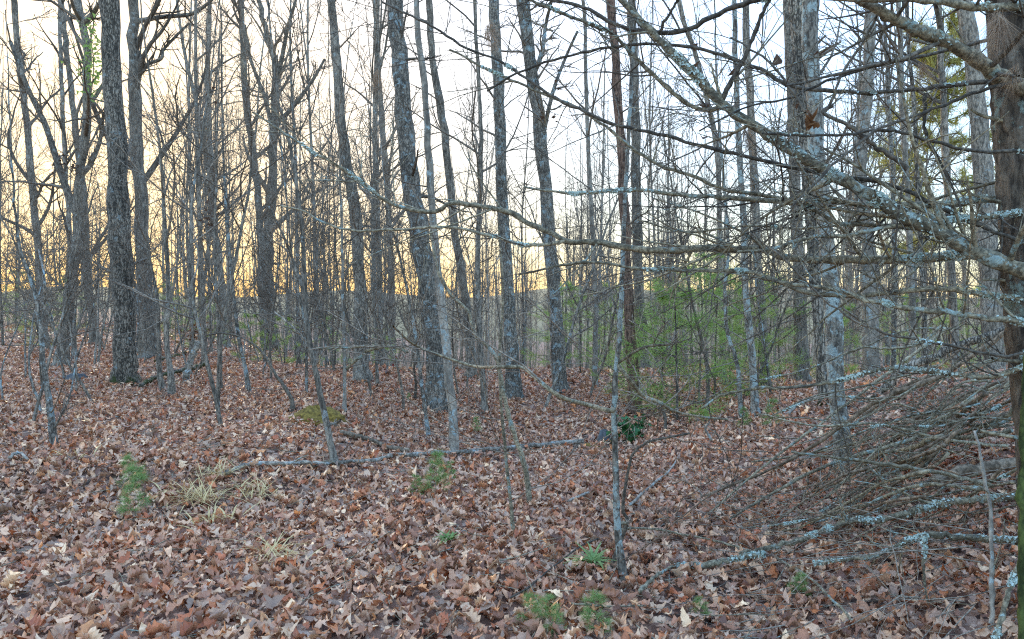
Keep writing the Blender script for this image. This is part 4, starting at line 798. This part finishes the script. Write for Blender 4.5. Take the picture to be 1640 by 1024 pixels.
BOUGHS = [  # pixel path from the trunk end to the tip, width at both, distance at both, lichen, twigs
 ([(1665,446),(1640,435),(1556,402),(1523,381),(1482,361),(1441,345),(1405,320),(1339,283),(1269,242),(1220,209),(1194,193),(1153,164),(1103,111),(1046,53),(997,0),(960,-40)], 27, 9, 3.15, 3.5, .85, 16),
 ([(1640,140),(1605,127),(1589,115),(1556,90),(1515,66),(1482,53),(1433,31),(1388,6),(1340,-25)], 26, 14, 3.3, 3.1, .35, 8),
 ([(1645,12),(1565,12),(1507,2),(1417,-1),(1302,-4)], 17, 8, 3.3, 3.0, .15, 6),
 ([(1640,140),(1573,132),(1500,140),(1400,148),(1277,140),(1220,112),(1161,90),(1103,74),(1038,70),(985,76),(923,86),(866,103),(816,123),(780,146)], 9, 4, 3.4, 3.9, .05, 14),
 ([(1230,0),(1210,0),(1157,20),(1103,47),(1067,53),(1030,51),(980,37),(935,12),(874,-2),(830,-20)], 11, 5, 3.3, 3.8, .1, 8),
 ([(1160,172),(1149,174),(1128,176),(1095,164),(1054,127),(1013,90),(989,61),(956,43),(898,20),(849,0),(800,-26)], 9, 5, 3.45, 3.8, .2, 12),
 ([(1155,164),(1169,135),(1194,90),(1210,49),(1220,25),(1234,-5)], 10, 6, 3.42, 3.3, 0, 6),
 ([(1054,57),(1066,33),(1083,4),(1094,-20)], 6, 4, 3.5, 3.4, 0, 4),
 ([(1670,396),(1634,386),(1548,353),(1482,320),(1417,295),(1318,279),(1210,254),(1153,242),(1095,226),(1046,213),(989,201),(939,180),(902,164),(849,131),(800,98),(740,74),(683,37),(613,4)], 9, 4, 3.2, 4.4, .1, 26),
 ([(1500,345),(1482,364),(1400,361),(1343,357),(1310,340),(1273,324),(1220,312),(1161,304),(1112,283),(1062,267),(1013,238),(972,205),(923,172),(870,150),(800,120),(720,80)], 9, 4, 3.4, 4.2, .25, 22),
 ([(1670,336),(1640,340),(1573,349),(1486,357),(1417,365),(1359,377),(1290,382),(1240,398),(1180,404)], 11, 5, 3.35, 3.2, .9, 12),
 ([(1670,318),(1640,320),(1573,320),(1507,328),(1384,328),(1320,322),(1265,324),(1180,318),(1085,312),(1010,304),(920,310),(840,300)], 15, 4, 3.45, 3.8, .8, 18),
 ([(1670,396),(1640,402),(1532,410),(1466,416),(1384,416),(1302,416),(1245,410),(1220,400),(1120,398),(1079,402),(1030,400),(989,394),(948,388),(907,386),(882,373),(845,357),(820,342),(769,330),(720,326),(695,340),(630,328),(585,297),(548,269),(498,242),(449,209),(405,180)], 17, 4, 3.5, 4.6, .5, 34),
 ([(905,387),(849,394),(820,388),(781,377),(728,365),(679,365),(617,369),(564,369),(519,357),(490,340),(450,330)], 7, 3, 3.9, 4.6, .15, 14),
 ([(1670,482),(1630,478),(1589,474),(1532,465),(1482,463),(1417,470),(1368,474),(1302,470),(1269,461),(1220,441),(1190,435),(1112,433),(1021,431),(960,420),(900,425),(830,440)], 11, 4, 3.3, 3.9, .45, 18),
 ([(1660,520),(1614,513),(1573,509),(1523,500),(1466,496),(1417,486),(1376,478),(1330,462),(1270,456),(1220,445)], 12, 6, 3.15, 3.4, .6, 10),
 ([(1665,590),(1640,588),(1593,603),(1532,601),(1482,593),(1417,591),(1368,603),(1327,613),(1273,621),(1220,621),(1185,627),(1153,634),(1124,654)], 10, 4, 3.3, 3.9, .9, 12),
 ([(1650,50),(1600,60),(1515,82),(1417,103),(1322,131),(1260,160),(1200,170),(1120,210)], 7, 3, 3.5, 3.3, 0, 12),
 ([(1670,242),(1640,242),(1560,242),(1507,230),(1441,213),(1405,208),(1350,215),(1290,218),(1220,214)], 7, 4, 3.25, 3.1, .05, 12),
 ([(1660,125),(1630,131),(1573,144),(1523,164),(1466,185),(1405,209),(1355,246),(1335,262),(1300,300),(1270,330)], 7, 4, 3.3, 3.0, 0, 12),
 ([(1334,170),(1318,180),(1343,193),(1376,213),(1400,234),(1433,254),(1454,271)], 6, 10, 3.2, 3.15, 0, 3),
 ([(1318,182),(1331,164),(1351,115),(1400,37),(1405,0),(1412,-20)], 6, 4, 3.2, 3.15, 0, 5),
 ([(1290,180),(1253,123),(1220,90),(1170,60)], 6, 3, 3.2, 3.4, 0, 5),
 ([(1482,150),(1482,213),(1507,263),(1532,316),(1540,340)], 7, 4, 3.6, 3.5, 0, 6),
 ([(1660,560),(1600,570),(1530,556),(1450,540),(1380,520),(1320,480),(1260,420),(1200,372)], 6, 3, 3.1, 3.0, .1, 12),
 ([(1665,270),(1600,290),(1540,306),(1460,330),(1380,352),(1300,366),(1200,362),(1100,372),(1020,352)], 7, 3, 3.5, 4.0, .3, 18),
]
for q, (pp, w0, w1, y0, y1, lich, ntw) in enumerate(BOUGHS):
    nP = len(pp); P = np.array([at(px, py, y0 + (y1 - y0) * k / (nP - 1)) for k, (px, py) in enumerate(pp)]) - pbase
    n = 4 * nP; P = spline(P, n); d = np.linspace(y0, y1, n); r = (.50 if q < 2 else .44) * np.linspace(w0, w1, n) * d / F
    r = r * (1 + .08 * g.normal(size=n)); P[1:-1] += g.normal(size=(n - 2, 3)) * .0022
    e = obj('bough', mesh('bough', [tubes(P, r, 8, .07, g)], M['lichen_branch' if lich > .58 else 'branch' if lich > .12 else 'dark_twig']), pine)
    L = np.linalg.norm(np.diff(P, axis=0), axis=1).sum()
    if ntw:
        a, ra = sprout(g, P[None], r[None], int(ntw * .9), .04, .98, (25, 75), (.14 / L, .95 / L), .42, 11, .065, .0, .35, .1)
        b, rb = sprout(g, a, ra, 4, .12, .97, (28, 65), (.22, .65), .62, 7, .08, .0, .4, .4)
        c, rc = sprout(g, b, rb, 1, .15, .95, (25, 65), (.3, .6), .7, 4, .08, .0, .5, .4)
        obj('twigs', mesh('twigs', [tubes(a, np.maximum(ra, .0020), 5), tubes(b, np.maximum(rb, .0014), 4), tubes(c, np.maximum(rc, .0011), 3)], M['dark_twig' if q % 3 else 'branch']), e)['kind'] = 'stuff'
    if lich > .04: lichen_flakes(e, P, r, lich, q)
# stubs of broken boughs
for q in range(6):
    P = grow(g, axis[2][None] * 0 + np.array([np.interp(z_, axis[:, 2], axis[:, 0]) for z_ in (1.1,)] + [0, 1.1])[None] * 0 + np.array([[np.interp(.5 + .35 * q, axis[:, 2], axis[:, 0]) - .1, -.03, .5 + .35 * q]]), np.array([[-1, g.normal() * .4, .2]]), np.array([g.uniform(.12, .3)]), 6, .1, 0)
    obj('bough_stub', mesh('bough_stub', [tubes(P[0], np.linspace(.011, .006, 6), 6)], M['branch']), pine)

# clumps of dead needles caught on boughs and trunks
for q, (px, py, Y, n, L, lb) in enumerate(((1600, 30, 3.05, 150, .19, 'large tan clump of dead needles hanging by the big pine trunk top'), (1478, 105, 3.25, 50, .12, 'small brown needle clump hanging between the golden sunlit-coloured tree and upper bough'), (1196, 212, 9.5, 90, .55, 'long brown clump of dead needles on the trunk behind the green pines'), (783, 45, 11.5, 80, .5, 'tan needle clump caught high on the flared lichen trunk'), (603, 118, 14, 60, .5, 'rusty needle clump hanging on the slim trunk behind the slanting pale one'), (1625, 110, 3.1, 60, .12, 'pinkish dead needles against the big pine trunk under the upper bough'))):
    c0 = at(px, py, Y); V, f = needle_tufts(g, g.normal(size=(n // 2, 3)) * L * np.array([.06, .06, .10]), np.tile([[.25 * g.normal(), 0, -1.0]], (n // 2, 1)) + g.normal(size=(n // 2, 3)) * .30, 4, L, .0016 * max(1, Y / 4), .10)
    o = obj('dead_needles', mesh('dead_needles', [(V, f)], M['brown_needles'], False), None, c0); tag(o, lb, 'dead needles')
# the rusty dead leaf snagged on a twig
V, f = leaf_shape(3, 9, g); o = obj('dead_leaf', mesh('dead_leaf', [(V * .075, f), (V[:, [1, 2, 0]] * .06 + np.array([.022, 0, -.012]), f), (V[:, [2, 0, 1]] * .05 + np.array([-.012, .01, .01]), f)], M['dead_leaf']), None, at(1296, 196, 3.17))
tag(o, 'curled rusty dead leaf snagged on a twig before the lichened trunk', 'leaf')
# mossy stem close to the camera at the frame edge
log('mossy_sapling', 'thin green mossy stem at the frame edge closest to the camera', 'sapling', [(1640,1060),(1636,980),(1637,860),(1638,760),(1640,660),(1646,540)], 14, 9, 'mossy', seed=120, Yd=(2.6, 2.8))

# creeper on the crooked forked trunk, clumps of dry leaves, red leaves
def leafy(name, lb, cat, pts, Y, n, spread, size, mat):
    W = np.array([at(x, y, Y) for x, y in pts]); Q = spline(W, n); base = Q[0].copy(); P = Q - base + g.normal(size=(n, 3)) * spread
    V, f = leaf_shape(2, 3, g); Rm = rot_mats(g, n, 60); Vw = np.einsum('kij,nj->kni', Rm, V * np.array([1.5, 1, 1])) * (size * g.uniform(.6, 1.2, n))[:, None, None] + P[:, None, :]
    o = empty(name, base, lb, cat)
    obj('leaves', mesh('leaves', [(Vw.reshape(-1, 3), (f[None] + (np.arange(n) * len(V))[:, None, None]).reshape(-1, 4))], M[mat]), o)['kind'] = 'stuff'
    obj('stem', mesh('stem', [tubes(spline(W - base, 10), np.full(10, .012 if Y > 8 else .004), 5)], M['twig']), o)
yf = [n_[1] for n_ in NAMED if n_[0] == 97][0]
leafy('creeper', 'green creeper leaves clinging high on the crooked forked trunk', 'creeper', [(146,150),(150,110),(148,80),(143,45)], yf - .25, 260, .17, .11, 'needles')
leafy('leaf_clump', 'brown withered leaves hanging on the twin-stemmed tree', 'leaf clump', [(330,330),(336,350),(340,372)], 17.5, 40, .12, .12, 'brown_leaf')
leafy('leaf_clump', 'brown withered leaves in the crotch of the crooked forked trunk', 'leaf clump', [(98,262),(110,270),(118,280)], yf - .3, 40, .12, .11, 'brown_leaf')
leafy('leaf_clump', 'rusty dry leaves lit behind the far fallen log', 'leaf clump', [(305,538),(313,528),(316,520)], 24, 40, .12, .2, 'dead_leaf')
leafy('red_bush', 'small red-leaved bush far back left of the big blotched trunk', 'bush', [(634,584),(637,578),(640,572)], 16.0, 14, .05, .08, 'red_leaf')
for q, (px, py, Y, n, lb) in enumerate(((300,160,17,16,'few dark withered leaves on twigs right of the straight grey trunk'), (250,200,15,12,'sparse dark leaves left over beside the straight grey trunk'), (462,250,16,16,'dark withered leaves on twigs right of the dark forked tree'), (520,330,15,14,'brown withered leaves low on twigs before the slanting pale trunk'), (870,160,12,8,'three curled leaves on twigs near the lichen-edged grey trunk'), (1180,120,5,8,'few curled leaves dangling under the long upper boughs'))):
    leafy('withered_leaves', lb, 'withered leaves', [(px,py),(px+14,py+16),(px+30,py+8)], Y, n, .22, .09, 'brown_leaf')
